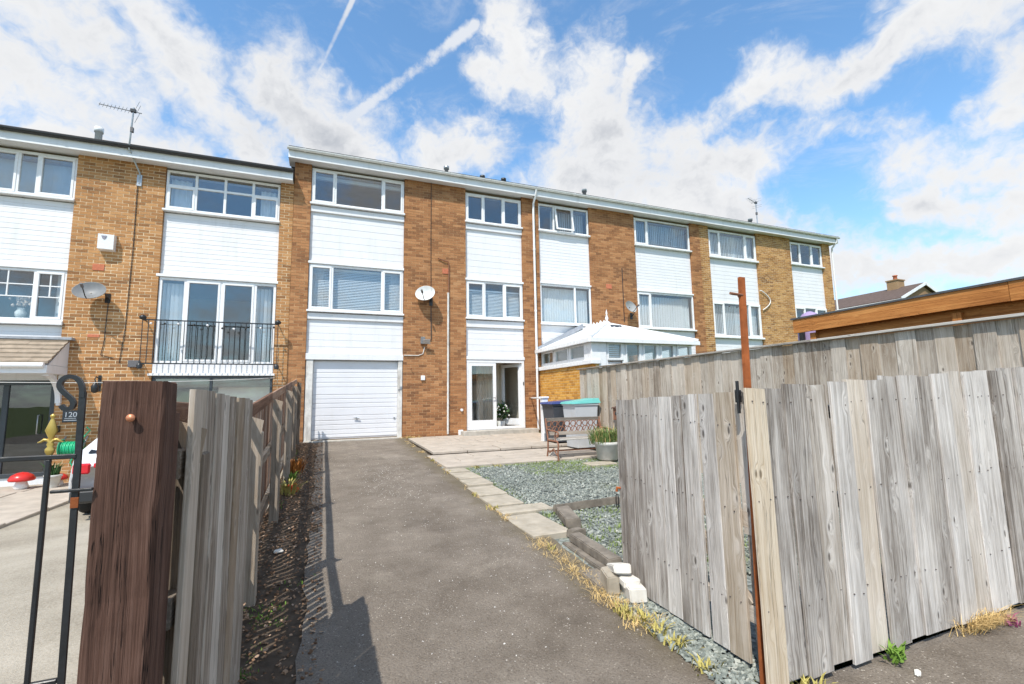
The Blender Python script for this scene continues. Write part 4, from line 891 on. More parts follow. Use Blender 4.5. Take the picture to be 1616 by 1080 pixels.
for k in range(n):
    c_ = p0+ax*(L_*(k+.5)/n); top = 1.548-.04*k/n+random.uniform(-.002, .002); wd = L_/n-(.016 if k in (1, 2, 4, 6) else .005)
    off = Vector((ax.y, -ax.x, 0))*random.uniform(-.004, .004)
    plank('board', LG, tuple(c_+off+Vector((0, 0, .05))), wd, .02, top-.05, 'fence_fawn', (random.uniform(-.004, .004), 0, ang), wob=.002)
nn = Vector((-ax.y, ax.x, 0))
for z in (.3, .84, 1.30): lay('rail', LG, tuple(p0+nn*.035+Vector((0, 0, z))), tuple(p1+nn*.035+Vector((0, 0, z))), .09, .04, 'post_grey')
lay('brace', LG, tuple(p0+nn*.036+Vector((0, 0, .35))), tuple(p1+nn*.036+Vector((0, 0, 1.22))), .08, .036, 'post_grey')
# low picket fence down the left side of the drive
PF = thing('picket_fence', (-.53, 7, .2), 'low brown picket fence on grey posts along the left of the drive', 'fence')
def ftop(y): return 1.33+(y-3.1)*.0655 if y > 3.95 else 1.386+(3.95-y)*.022
def fx(y): return -.50-.0095*(y-3.0)
y = 1.78; k = 0
while y < 12.75:
    wd = random.uniform(.064, .072); z0 = gz(0, y)+.03
    plank('picket', PF, (fx(y)-.052, y+wd/2, z0), wd, .011, ftop(y)-.03-z0, 'picket_brown', (0, 0, math.pi/2), n=2, wob=.002); y += wd+random.uniform(.027, .034); k += 1
segs = [1.8, 3.95, 6.0, 8.3, 10.3, 12.72]
for a, b_ in zip(segs, segs[1:]):
    lay('cap_rail', PF, (fx(a)-.005, a, ftop(a)+.03), (fx(b_)-.005, b_-.01, ftop(b_)+.03), .10, .028, 'picket_brown', 0)
    for h in (.28, .80):
        lay('rail', PF, (fx(a)-.012, a+.03, gz(0, a)+h), (fx(b_)-.012, b_-.03, gz(0, b_)+h), .085, .045, 'post_brown')
for yy in segs[1:]+[2.0]:
    z0 = gz(0, yy); po = plank('post', PF, (fx(yy)+.065, yy, z0-.1), .095, .095, ftop(yy)-z0+.02, 'post_brown', (0, 0, 0), (.05, -.03), wob=.002)
    mb = MB(); x = fx(yy)+.06; zt = ftop(yy)
    mb.add([(x-.05, yy-.056, zt+.02), (x+.06, yy-.056, zt-.02), (x+.035, yy-.056, zt-.20), (x-.05, yy-.049, zt+.02), (x+.06, yy-.049, zt-.02), (x+.035, yy-.049, zt-.20)], [(0,2,1),(3,4,5),(0,1,4,3),(1,2,5,4),(2,0,3,5)])
    mb.build('gusset', 'post_brown', PF)

# ------------------------------------------------------------------ iron gate of the neighbour
IG = thing('iron_gate', (-.9, 1.6, 0), 'black iron gate with scroll-topped end bar and gold spearhead finial', 'gate')
gx = -.598
def ibar(name, x, z0, z1, s=.011): return MB().cbox(x-s/2, x+s/2, 1.6-s/2, 1.6+s/2, z0, z1, .002).build(name, 'black_iron', IG)
MB().obox((gx+.012, 1.601, .79), (.007, 0, 0), (0, .0045, 0), (-.0085, 0, .745)).build('end_bar', 'black_iron', IG)
pts = [(x, 1.601, z) for x, z in ((-.5945, 1.512), (-.5955, 1.533), (-.5998, 1.5566), (-.6117, 1.5736), (-.6278, 1.577), (-.6402, 1.5669), (-.6455, 1.5502), (-.639, 1.5335), (-.6261, 1.5183), (-.6146, 1.5048), (-.6109, 1.4897), (-.6178, 1.4766), (-.6296, 1.4769), (-.637, 1.4887))]
pts = [(x, y, 1.577-(1.577-z)*.87) for x, y, z in pts]
for _ in range(2): pts = [pts[0]]+[tuple(a*.75+b_*.25 for a, b_ in zip(p, q)) if h == 0 else tuple(a*.25+b_*.75 for a, b_ in zip(p, q)) for p, q in zip(pts, pts[1:]) for h in (0, 1)]+[pts[-1]]
mb = MB(); vs = []; fs = []                                # flat strap rolled into an S
P = [Vector(p) for p in pts]
for i, p in enumerate(P):
    t_ = (P[min(i+1, len(P)-1)]-P[max(i-1, 0)]).normalized(); q = Vector((-t_.z, 0, t_.x))*.0055
    vs += [p-q+Vector((0,-.006,0)), p+q+Vector((0,-.006,0)), p+q+Vector((0,.006,0)), p-q+Vector((0,.006,0))]
for i in range(len(P)-1): fs += [(i*4+j, i*4+(j+1) % 4, i*4+4+(j+1) % 4, i*4+4+j) for j in range(4)]
fs += [(3,2,1,0), tuple(range(len(vs)-4, len(vs)))]
mb.add(vs, fs).build('scroll', 'black_iron', IG)
for z, nm in ((1.368, 'top_rail'), (.818, 'middle_rail'), (.14, 'bottom_rail')):
    MB().cbox(-1.75, gx+.004, 1.594, 1.608, z-.007, z+.005, .002).build(nm, 'black_iron', IG)
for k in range(9):
    x = -.652-.128*k; ibar('bar', x, .14, 1.362)
    MB().lathe([(.006, 1.372), (.008, 1.376), (.0105, 1.382), (.0105, 1.388), (.006, 1.394), (.0085, 1.40), (.0055, 1.406), (.0055, 1.416), (.014, 1.4355), (.005, 1.462), (.003, 1.467), (.006, 1.471), (.006, 1.475), (0, 1.479)], (x, 1.601, 0), 12, sy=.6).build('spearhead', 'gold_paint', IG)
    mb = MB()
    for s in (-1, 1):
        mb.tube([(x, 1.601, 1.402), (x+s*.006, 1.601, 1.411), (x+s*.013, 1.601, 1.4125), (x+s*.020, 1.601, 1.407), (x+s*.026, 1.601, 1.4055)], [.004, .004, .004, .003, .0012], 7)
    mb.build('spear_scroll', 'gold_paint', IG)
MB().cbox(gx-.042, gx+.045, 1.588, 1.600, 1.276, 1.284, .002).build('latch', 'black_iron', IG)
MB().cbox(gx+.000, gx+.017, 1.593, 1.5945, 1.235, 1.262, .0005).build('rust_patch', 'rust', IG)
plank_hinge = MB().cbox(-1.79, -1.75, 1.585, 1.617, 0, 1.5, .004).build('hinge_bar', 'black_iron', IG)

# ------------------------------------------------------------------ things fixed to the walls
def basis(n_):
    n_ = Vector(n_).normalized(); x = Vector((0, 0, 1)).cross(n_).normalized(); y = n_.cross(x); return Matrix((x, y, n_)).transposed().to_4x4()
def dish(c, n_, r, mt, wall, label, ry=.9):
    t_ = thing('satellite_dish', wall, label, 'satellite dish', 'satellite dishes on the brick piers')
    mx = basis(n_); c = Vector(c); prof = [(0, -.10*r/.3)]+[(r*k/8, -.10*r/.3*(1-(k/8)**2)) for k in range(1, 9)]+[(r*1.02, .004), (r, -.012)]+[(r*k/8, -.10*r/.3*(1-(k/8)**2)-.012) for k in range(7, -1, -1)]
    MB().lathe(prof, c, 28, mx, 1, ry).build('reflector', mt, t_)
    nv = Vector(n_).normalized(); dn = (mx @ Vector((0, -1, 0)))
    foot = c+dn*r*ry*.93; head = c+nv*r*1.05+dn*r*.45
    MB().tube([foot-nv*.03, foot+nv*.06, head], .011, 8).build('arm', 'black_plastic', t_)
    MB().tube([head-nv*.05+dn*.02, head-nv*-.05], .028, 10).build('receiver', 'black_plastic' if mt == 'dish_pale' else 'grey_plastic', t_)
    back = c-nv*.12*r/.3; w_ = Vector(wall)
    MB().tube([back+nv*.03, back-nv*.05, Vector((w_.x, back.y+.0, w_.z+.10)), Vector((w_.x, w_.y-.10, w_.z+.02)), w_], .018, 8).build('bracket', 'black_iron', t_)
    MB().cbox(w_.x-.05, w_.x+.05, w_.y-.015, w_.y, w_.z-.11, w_.z+.11, .003).build('wall_plate', 'black_iron', t_)
    return t_
da = dish((-4.88, 13.0, 4.04), (-.02, -.86, .5), .30, 'dish_grey', (-4.64, 13.30, 3.93), 'dark grey satellite dish on the pier of the house with balcony', .8)
db = dish((2.64, 13.06, 4.50), (-.42, -.84, .35), .28, 'dish_pale', (2.86, 13.30, 4.30), 'pale satellite dish on the middle house pier above the garage', .85)
MB().tube([(2.86, 13.285, 4.25), (2.87, 13.285, 3.2), (2.72, 13.285, 3.14)], .012, 6).build('cable', 'black_plastic', db)
dc = dish((9.66, 13.02, 4.50), (.22, -.9, .34), .25, 'dish_mid', (9.85, 13.30, 4.22), 'small satellite dish on the pier behind the conservatory roof', .85)
def yagi(name, foot, kink, top, boom, n_, label, grp='roof aerials'):
    t_ = thing('aerial', foot, label, 'aerial', grp)
    foot, kink, top = map(Vector, (foot, kink, top))
    pts = [foot+Vector((0, -.02, -.14)), foot+Vector((0, -.03, .12)), kink, top] if kink != foot else [foot, top]
    MB().tube(pts, .02, 8).build('mast', 'galvanised', t_)
    b0 = top-Vector((0, 0, .1)); b1 = b0+Vector(boom); dirv = Vector(boom).normalized(); sd = dirv.cross(Vector((0, 0, 1))).normalized()
    MB().tube([b0-dirv*.16, b1], .011, 6).build('boom', 'galvanised', t_)
    for k in range(n_):
        p = b0.lerp(b1, .12+.86*k/(n_-1)); h = .14-.05*k/n_; MB().tube([p-sd*h, p+sd*h], .0045, 5).build('element', 'galvanised', t_)
    mb = MB(); rv = sd; u = dirv.cross(sd)
    for s in (-1, 1):
        for q in (-.18, -.09, .09, .18): p = b0-dirv*(.12-abs(q)*.3)+Vector((0, 0, q)); MB().tube([p-rv*.2, p+rv*.2], .0045, 5).build('reflector_rod', 'galvanised', t_) if s == 1 else None
    MB().cbox(b0.x-.06, b0.x+.05, b0.y-.035, b0.y+.035, b0.z-.02, b0.z+.06, .006).build('dipole_box', 'black_plastic', t_)
    MB().cbox(top.x-.03, top.x+.03, top.y-.035, top.y+.035, top.z-.62, top.z-.5, .006).build('clamp', 'grey_plastic', t_)
    MB().cbox(foot.x-.05, foot.x+.05, foot.y-.03, foot.y, foot.z-.2, foot.z+.08, .004).build('wall_plate', 'galvanised', t_)
yagi('aerial', (-4.22, 13.30, 6.9), (-4.36, 12.94, 7.45), (-4.33, 12.94, 8.48), (-.55, -.28, -.10), 9, 'tall television aerial on a cranked pole above the dark gutter')
yagi('aerial', (16.87, 13.8, 8.25), (16.87, 13.8, 8.25), (16.87, 13.8, 9.62), (-.85, -.35, -.05), 8, 'small television aerial on the white guttered roof at right')
al = thing('alarm_box', (-4.70, 13.30, 5.05), 'white burglar alarm box high on the brick pier', 'alarm box')
MB().add([(-4.86,13.13,5.05),(-4.57,13.15,5.05),(-4.57,13.30,5.03),(-4.86,13.30,5.03),(-4.86,13.13,5.40),(-4.57,13.15,5.40),(-4.57,13.30,5.43),(-4.86,13.30,5.43)], [(0,3,2,1),(4,5,6,7),(0,1,5,4),(1,2,6,5),(2,3,7,6),(3,0,4,7)]).build('case', 'white_upvc', al)
MB().prism([(-4.80, 5.36), (-4.70, 5.36), (-4.72, 5.30), (-4.75, 5.27), (-4.78, 5.30)], 13.128, 13.136, 'y').build('emblem', 'marking_grey', al)
ws = thing('security_light', (2.68, 13.30, 3.1), 'small grey security light below the pale satellite dish', 'security light')
MB().cbox(2.56, 2.68, 13.20, 13.30, 3.06, 3.26, .008).build('wall_box', 'dish_grey', ws)
MB().obox((2.70, 13.14, 3.12), (.10, 0, 0), (0, .03, .015), (0, -.03, .05)).build('lamp_head', 'galvanised', ws)
MB().tube([(2.66, 13.2, 3.1), (2.82, 13.2, 3.06)], .018, 8).build('sensor', 'galvanised', ws)
# number plate 120
pq = thing('house_number_plaque', (-5.10, 13.285, 1.13), 'small black slate house number plaque reading 120', 'number plaque')
MB().cbox(-5.25, -4.97, 13.275, 13.298, 1.13, 1.385, .003).build('slate', 'anthracite', pq)
fc = bpy.data.curves.new('digits', 'FONT'); fc.body = '120'; fc.size = .155; fc.extrude = .002; fc.align_x = 'CENTER'
tmp = bpy.data.objects.new('digits_curve', fc); C.objects.link(tmp); bpy.context.view_layer.update()
me = bpy.data.meshes.new_from_object(tmp); bpy.data.objects.remove(tmp); me.materials.clear(); me.materials.append(M['letter_white'])
place('digits', me, pq, (-5.11, 13.272, 1.245), (math.pi/2, 0, 0))
MB().cbox(-5.21, -5.01, 13.2725, 13.2745, 1.21, 1.22, .0004).cbox(-5.22, -5.0, 13.2725, 13.2745, 1.165, 1.18, .0004).build('underline', 'letter_white', pq)
# outside lamp and hanging bracket
wl = thing('wall_lantern', (-4.66, 13.30, 1.86), 'small black hanging lantern bracket on the pier beside the canopy', 'wall lantern')
MB().tube([(-4.66, 13.30, 2.08), (-4.66, 13.1, 2.12), (-4.66, 13.05, 2.06), (-4.66, 13.12, 1.98), (-4.66, 13.30, 1.90)], .012, 8).cbox(-4.69, -4.63, 13.285, 13.30, 1.8, 2.16, .003).build('bracket', 'black_iron', wl)
MB().lathe([(.02, 1.76), (.06, 1.78), (.075, 1.9), (.03, 1.98), (0, 2.02)], (-4.66, 13.08, 0), 10).build('lantern', 'black_iron', wl)
# hose reel
hr = thing('hose_reel', (-4.98, 13.28, .5), 'green garden hose wound on a reel fixed to the brick pier', 'hose reel')
for k in range(9):
    xx = -5.10+.03*k; rr = .14-.01*(k % 2); MB().tube([(xx, 13.08+rr*math.cos(a), .58+rr*math.sin(a)) for a in [2*math.pi*i/18 for i in range(19)]], .016, 7, False).build('hose_coil', 'hose_green', hr)
MB().lathe([(.0, 0), (.19, 0), (.2, .012), (0, .014)], (-5.14, 13.08, .58), 22, basis((1, 0, 0))).lathe([(.0, 0), (.19, 0), (.2, .012), (0, .014)], (-4.81, 13.08, .58), 22, basis((1, 0, 0))).build('reel_side', 'hose_green', hr)
MB().beam((-5.16, 13.29, .82), (-5.16, 13.05, .58), .03, .02).beam((-4.78, 13.29, .82), (-4.78, 13.05, .58), .03, .02).build('bracket', 'galvanised', hr)
MB().tube([(-4.85, 12.95, .52), (-4.9, 12.9, .3), (-4.8, 12.93, .1), (-4.86, 12.95, -.12)], .014, 7).tube([(-4.85, 13.1, .72), (-4.72, 13.2, .95), (-4.8, 13.25, 1.02)], .014, 7).build('hose_end', 'hose_green', hr)
wb = thing('wall_tap', (-5.33, 13.3, .95), 'small dark tap box on the brick pier beside the dark front door', 'tap')
MB().cbox(-5.38, -5.27, 13.22, 13.30, .92, 1.06, .008).tube([(-5.33, 13.22, .96), (-5.33, 13.15, .95), (-5.33, 13.14, .89)], .014, 8).build('tap_body', 'black_iron', wb)
# washing line
ln_ = [(-1.13, 13.27, 2.10)]+[(-1.13-5.6*t_, 13.27-3.4*t_, 2.10-.16*t_-.62*t_*(1-t_)*.55) for t_ in [k/14 for k in range(1, 15)]]
MB().tube(ln_, .006, 5).build('washing_line', 'white_wire', org=(-1.13, 13.27, 2.1), label='thin pale washing line strung from the pier across the neighbouring drive', cat='washing line')
# vase with dried flowers in the neighbour's window
va = thing('vase', (-6.02, 13.55, 3.42), 'white vase of dried pale flowers standing in the barred window', 'vase')
MB().lathe([(.05, 3.42), (.09, 3.48), (.10, 3.56), (.06, 3.63), (.07, 3.66)], (-6.25, 13.56, 0), 16).build('vase_body', 'ceramic_white', va)
mb = MB()
for k in range(60):
    a = random.uniform(0, 6.28); rr = random.uniform(0, .2); mb.blob((-6.25+rr*math.cos(a), 13.56+.5*rr*math.sin(a), 3.74+random.uniform(0, .2)-rr*.3), random.uniform(.018, .035), 1, .25)
mb.build('flower_heads', 'dried_flower', va, kind='stuff')

# ------------------------------------------------------------------ in the neighbour's drive
def ornament(x, y, s, label):
    z = gz(-1, y)+.04; t_ = thing('toadstool_ornament', (x, y, z), label, 'garden ornament', 'toadstool ornaments by the dark front door')
    MB().lathe([(.10*s, z), (.14*s, z+.05*s), (.11*s, z+.14*s), (.08*s, z+.24*s)], (x, y, 0), 16).build('stalk', 'ceramic_white', t_)
    MB().lathe([(.08*s, z+.22*s), (.23*s, z+.20*s), (.25*s, z+.24*s), (.20*s, z+.33*s), (.10*s, z+.39*s), (0, z+.41*s)], (x, y, 0), 20).build('cap', 'toadstool_red', t_)
    for k in range(9):
        a = k*2.4; rr = (.08+.12*((k*37) % 10)/10)*s; zz = z+(.40-.9*(rr/s)**1.6*1.6)*s
        MB().blob((x+rr*math.cos(a), y+rr*math.sin(a), zz), .028*s, 1, 0, (1, 1, .4)).build('spot', 'ceramic_white', t_)
ornament(-5.50, 12.55, .82, 'larger red and white toadstool ornament below the dark glazed door')
ornament(-5.02, 12.8, .6, 'smaller red toadstool ornament beside the grey flower pot')
fp = thing('flower_pot', (-4.98, 12.45, -.13), 'small grey flower pot with dark plant beside the toadstool ornaments', 'plant pot')
MB().lathe([(.09, -.13), (.13, .08), (.145, .08), (.145, .12), (.12, .12), (.11, .06), (0, .06)], (-4.98, 12.45, 0), 16).build('pot', 'pot_stone', fp)
mb = MB()
for k in range(60): mb.blade((-4.98+random.uniform(-.08, .08), 12.45+random.uniform(-.08, .08), .07), random.uniform(.15, .38), .03, random.uniform(.1, .7), random.uniform(0, 6.28))
mb.build('foliage', 'plant_dark', fp, kind='stuff')
# parked car, tail towards the gate
CR = thing('parked_car', (-2.50, 10.4, gz(-1, 10.4)), 'white hatchback with red tail lamps parked on the neighbouring drive', 'car')
def car(cx_, y0, L_, W_, zg):
    H = 1.30; secs = []                                    # y, half width, sill z, belt z, roof z, roof half width
    for (f, hw, zs, zb, zr, rw) in ((0, .80, .40, .74, .78, .74), (.02, .86, .28, .84, .90, .76), (.06, .90, .22, .90, 1.12, .68), (.14, .92, .20, .93, 1.28, .62), (.35, .93, .19, .93, 1.32, .63), (.55, .93, .19, .91, 1.28, .61), (.70, .92, .20, .88, .96, .72), (.80, .91, .22, .82, .87, .74), (.95, .86, .26, .68, .72, .70), (1, .76, .36, .58, .60, .62)):
        secs.append((y0+L_*f, hw*W_/1.86, zs, zb, zr*H/1.32, rw*W_/1.86))
    mb = MB(); vs = []; fs = []; n = 12
    for (y, hw, zs, zb, zr, rw) in secs:
        ring = [(-hw*.9, zs), (-hw, zs+.12), (-hw*1.01, (zs+zb)/2), (-hw*.97, zb), (-rw, zr-.03), (-rw*.6, zr), (rw*.6, zr), (rw, zr-.03), (hw*.97, zb), (hw*1.01, (zs+zb)/2), (hw, zs+.12), (hw*.9, zs)]
        vs += [(cx_+x, y, zg+z) for x, z in ring]
    for i in range(len(secs)-1): fs += [(i*n+j, i*n+(j+1) % n, (i+1)*n+(j+1) % n, (i+1)*n+j) for j in range(n)]
    fs += [tuple(range(n)), tuple(range((len(secs)-1)*n, len(secs)*n))[::-1]]
    mb.add(vs, fs, True); mb.build('body', 'car_paint', CR)
    MB().add([(cx_-.62, y0+.10, zg+.93), (cx_+.62, y0+.10, zg+.93), (cx_+.52, y0+.40, zg+1.2), (cx_-.52, y0+.40, zg+1.2)], [(0,1,2,3)]).build('rear_window', 'dark_glass', CR)
    MB().cbox(cx_-.74, cx_+.74, y0-.05, y0+.12, zg+.26, zg+.44, .03).build('bumper', 'black_plastic', CR)
    for s in (-1, 1):
        MB().cbox(cx_+s*.64-.10, cx_+s*.64+.10, y0-.02, y0+.10, zg+.655, zg+.80, .02).build('tail_light', 'car_red', CR)
        for yy in (y0+.72, y0+L_-.78):
            MB().lathe([(.19, -.1), (.3, -.1), (.315, -.06), (.315, .06), (.3, .1), (.19, .1)], (cx_+s*(W_/2-.12), yy, zg+.315), 24, basis((1, 0, 0))).build('tyre', 'rubber', CR)
            MB().lathe([(0, -.07), (.19, -.09), (.19, .09), (0, .07)], (cx_+s*(W_/2-.12), yy, zg+.315), 16, basis((1, 0, 0))).build('wheel', 'galvanised', CR)
    MB().cbox(cx_-.5, cx_+.5, y0-.022, y0+.03, zg+.735, zg+.80, .01).build('light_bar', 'car_red', CR)
    MB().cbox(cx_-.26, cx_+.26, y0-.03, y0+.03, zg+.52, zg+.63, .004).build('number_plate', 'plate_white', CR)
car(-2.46, 8.5, 3.75, 1.70, gz(-1, 8.8))

# ------------------------------------------------------------------ patio furniture, bins, pots
def bin_(x0, x1, y0, y1, z, h, body, lid, label, tilt):
    t_ = thing('wheelie_bin', ((x0+x1)/2, (y0+y1)/2, z), label, 'wheelie bin', 'wheelie bins behind the bench'); e = .07
    vs = [(x0+e,y0+e*.6,z+.04),(x1-e,y0+e*.6,z+.04),(x1-e,y1-e*.6,z+.04),(x0+e,y1-e*.6,z+.04),(x0,y0,z+h-.08),(x1,y0,z+h-.08),(x1,y1,z+h-.08),(x0,y1,z+h-.08)]
    MB().add(vs, [(0,3,2,1),(4,5,6,7),(0,1,5,4),(1,2,6,5),(2,3,7,6),(3,0,4,7)]).build('body', body, t_)
    MB().cbox(x0-.02, x1+.02, y0-.02, y1+.02, z+h-.12, z+h-.07, .008).build('rim', body, t_)
    mb = MB(); zl = z+h-.065
    vs = [(x0-.05,y0-.035,zl-.015),(x1+.06,y0-.035,zl),(x1+.06,y1+.035,zl),(x0-.05,y1+.035,zl-.015),(x0-.03,y0-.02,zl+.03),(x1+.03,y0+.0,zl+.08+tilt),(x1+.03,y1,zl+.08+tilt),(x0-.03,y1+.02,zl+.03)]
    mb.add(vs, [(0,3,2,1),(4,5,6,7),(0,1,5,4),(1,2,6,5),(2,3,7,6),(3,0,4,7)]); mb.build('lid', lid, t_)
    MB().tube([(x1+.05, y0+.06, zl-.03), (x1+.05, y1-.06, zl-.03)], .018, 8).build('handle', body, t_)
    for yy in (y0+.08, y1-.08): MB().lathe([(0, -.03), (.1, -.03), (.1, .03), (0, .03)], (x1-.12, yy, z+.1), 16, basis((0, 1, 0))).build('wheel', 'rubber', t_)
bin_(5.28, 6.02-.14, 9.35, 9.93, .31, 1.10, 'bin_grey', 'lid_teal', 'pale grey wheelie bin with bright turquoise lid behind the bench', .03)
bin_(5.12, 5.80, 10.12, 10.72, .385, 1.02, 'bin_dark', 'lid_blue', 'dark wheelie bin with navy lid partly hidden by the grey one', .0)
wp = thing('newel_post', (5.22, 10.8, .4), 'white timber newel post with cap and curved rail beside the door', 'post')
MB().cbox(5.14, 5.29, 10.72, 10.87, .40, 1.46, .008).build('post', 'white_upvc', wp); MB().cbox(5.115, 5.315, 10.695, 10.895, 1.46, 1.51, .012).build('cap', 'white_upvc', wp)
MB().cbox(5.16, 5.25, 10.712, 10.725, .41, .60, .003).build('socket', 'lead', wp)
MB().tube([(5.22, 10.85, 1.38), (5.22, 11.0, 1.45), (5.30, 11.3, 1.475), (5.98, 13.28, 1.475)], .022, 8).build('rail', 'white_upvc', wp)
wpn = thing('boarded_screen', (5.5, 11.0, .4), 'low white boarded screen between the newel post and the bins', 'screen')
for k in range(6): plank('board', wpn, (5.36+.115*k, 10.95, .40), .112, .016, .96, 'fence_silver', n=2)
# bench
bx0, bx1, by0, by1 = 4.28, 5.56, 8.28, 8.72; bz = gz(3, 8.4)+.0
BE = thing('garden_bench', ((bx0+bx1)/2, 8.5, bz), 'rusty cast iron garden bench with lattice back in front of the bins', 'bench')
for x in (bx0, bx1):
    MB().tube([(x, by1+.10, bz+.80), (x, by1+.05, bz+.60), (x, by1, bz+.38), (x, by1+.01, bz+.18), (x, by1+.06, bz+.0)], .018, 8).build('rear_leg', 'rusty_iron', BE)
    MB().tube([(x, by0, bz+.0), (x, by0+.02, bz+.15), (x, by0-.01, bz+.30), (x, by0+.03, bz+.37), (x, by1, bz+.37)], .018, 8).build('front_leg', 'rusty_iron', BE)
    MB().tube([(x, by1+.05, bz+.58), (x, by0+.1, bz+.56), (x, by0, bz+.54), (x, by0-.02, bz+.48), (x, by0+.04, bz+.45), (x, by0+.06, bz+.5)], .016, 8).tube([(x, by0+.08, bz+.38), (x, by0+.14, bz+.46), (x, by0+.1, bz+.55)], .012, 7).tube([(x, by0+.05, bz+.1), (x, by0+.2, bz+.22), (x, by1-.05, bz+.12)], .012, 7).build('armrest', 'rusty_iron', BE)
for k in range(5): lay('seat_slat', BE, (bx0, by0+.04+.09*k, bz+.40), (bx1, by0+.04+.09*k, bz+.40), .022, .07, 'post_grey', 0)
lay('back_slat', BE, (bx0, by1+.10, bz+.77), (bx1, by1+.10, bz+.77), .07, .022, 'post_grey'); lay('back_slat', BE, (bx0, by1+.045, bz+.49), (bx1, by1+.045, bz+.49), .07, .022, 'post_grey')
mb = MB()
for k in range(9):
    xm = bx0+.07+(bx1-bx0-.14)*k/8
    for (zc, r_) in ((.57, .06), (.68, .055)):
        mb.tube([(xm+r_*1.1*math.cos(a), by1+.055+(zc-.5)*.18, bz+zc+r_*math.sin(a)) for a in [2*math.pi*i/12 for i in range(13)]], .009, 6, False)
    mb.tube([(xm-.05, by1+.06, bz+.52), (xm+.02, by1+.07, bz+.62), (xm+.06, by1+.085, bz+.74)], .008, 6)
mb.build('lattice', 'rusty_iron', BE)
MB().beam((bx0, by1-.02, bz+.15), (bx1, by1-.02, bz+.15), .02, .03).build('stretcher', 'rusty_iron', BE)
# planter
pz_ = gz(3, 7.9)+.04; PP = thing('planter', (5.15, 7.9, pz_), 'round pale stone planter with bushy green plant beside the gate', 'plant pot')
MB().lathe([(.17, pz_), (.20, pz_+.02), (.235, pz_+.27), (.265, pz_+.29), (.27, pz_+.34), (.235, pz_+.345), (.225, pz_+.29), (0, pz_+.28)], (5.15, 7.9, 0), 28).build('pot', 'pot_stone', PP)
MB().lathe([(.222, pz_+.285), (.1, pz_+.31), (0, pz_+.315)], (5.15, 7.9, 0), 18).build('compost', 'compost', PP)
mb = MB(); mb2 = MB()
for k in range(700):
    a = random.uniform(0, 6.28); rr = .24*math.sqrt(random.random()); (mb if k % 4 else mb2).blade((5.12+rr*math.cos(a)*1.45, 7.9+rr*math.sin(a), pz_+.29+random.uniform(0, .14)), random.uniform(.12, .30), .011, random.uniform(.1, .85), a+random.uniform(-1, 1))
mb.build('foliage', 'shrub_green', PP, kind='stuff'); mb2.build('dry_foliage', 'straw', PP, kind='stuff')
MB().cbox(4.55, 5.1, 7.5, 7.85, gz(3, 7.7)-.02, gz(3, 7.7)+.035, .01).build('paving_slab', 'kerb_slab', org=(4.8, 7.7, gz(3, 7.7)), label='loose square paving slab on the gravel before the planter', cat='slab')
bb = thing('bird_box', (5.93, 8.62, 1.0), 'small brown wooden bird box fixed to the tall fence behind bench', 'bird box')
MB().cbox(5.86, 5.985, 8.50, 8.72, .98, 1.24, .006).build('box', 'rusty_iron', bb); MB().obox((5.915, 8.61, 1.255), (.085, 0, .02), (0, .135, 0), (0, 0, .008)).build('roof', 'stained_brown', bb); MB().lathe([(0, 0), (.035, 0), (.035, .004), (0, .005)], (5.859, 8.61, 1.12), 14, Matrix.Rotation(-math.pi/2, 4, 'Y')).build('entrance_hole', 'black_plastic', bb)
# plant inside the open door
ip = thing('house_plant', (5.24, 13.98, .52), 'dark leafy house plant with white flowers inside the open door', 'house plant')
MB().lathe([(.10, .52), (.13, .78), (.12, .78), (.11, .74), (0, .74)], (5.24, 13.98, 0), 16).build('pot', 'ceramic_white', ip)
mb = MB()
for k in range(260):
    v = Vector((random.gauss(0, 1), random.gauss(0, 1), random.gauss(0, 1))).normalized()*random.uniform(.05, .26); mb.blade((5.24+v.x, 13.98+v.y, 1.08+v.z*1.25), random.uniform(.05, .12), .05, random.uniform(.3, 1.2), random.uniform(0, 6.28))
mb.build('foliage', 'plant_dark', ip, kind='stuff')
mb = MB()
for k in range(12): mb.blob((5.24+random.uniform(-.2, .2), 13.82+random.uniform(-.08, .1), 1.1+random.uniform(-.15, .25)), .03, 1, .2)
mb.build('blossoms', 'petal_white', ip, kind='stuff')

# ------------------------------------------------------------------ low edging stones and blocks by the gate
def stone(name, c, sx, sy, sz, rz, mt, label, cat, rx=0, grp=None, jit=.006):
    bm = bmesh.new(); bmesh.ops.create_cube(bm, size=1)
    for v in bm.verts: v.co = Vector((v.co.x*sx+random.uniform(-jit, jit), v.co.y*sy+random.uniform(-jit, jit), v.co.z*sz+random.uniform(-jit, jit)))
    bmesh.ops.subdivide_edges(bm, edges=[e for e in bm.edges if e.calc_length() > .3], cuts=6, use_grid_fill=True)
    for v in bm.verts: v.co += Vector((random.uniform(-jit, jit), 0, random.uniform(-jit, jit)))*.6
    bmesh.ops.bevel(bm, geom=[e for e in bm.edges if len(e.link_faces) == 2 and e.calc_face_angle(0) > .6], offset=.008, segments=2, affect='EDGES')
    me = bpy.data.meshes.new(name); bm.to_mesh(me); bm.free(); me.materials.append(M[mt]); o = bpy.data.objects.new(name, me); C.objects.link(o)
    o.location = c; o.rotation_euler = (rx, 0, rz); return tag(o, label, cat, grp)
G2 = 'edging stones by the gate'
stone('edging_stone', (2.30, 3.82, .140), .12, .80, .08, -.08, 'stone_block', 'long low edging stone running from the kerb slabs to the gate', 'edging stone', grp=G2)
stone('edging_stone', (2.22, 3.82, .075), .10, .84, .05, -.08, 'stone_block', 'flat lower course beneath the long edging stone', 'edging stone', grp=G2)
stone('edging_stone', (2.56, 4.78, .175), .15, .60, .10, -.28, 'stone_block', 'dark upright edging block at the corner of the gravel', 'edging stone', grp=G2)
stone('edging_stone', (2.43, 4.36, .13), .16, .13, .07, .2, 'stone_block', 'small rough stone wedged under the corner edging block', 'edging stone', grp=G2)
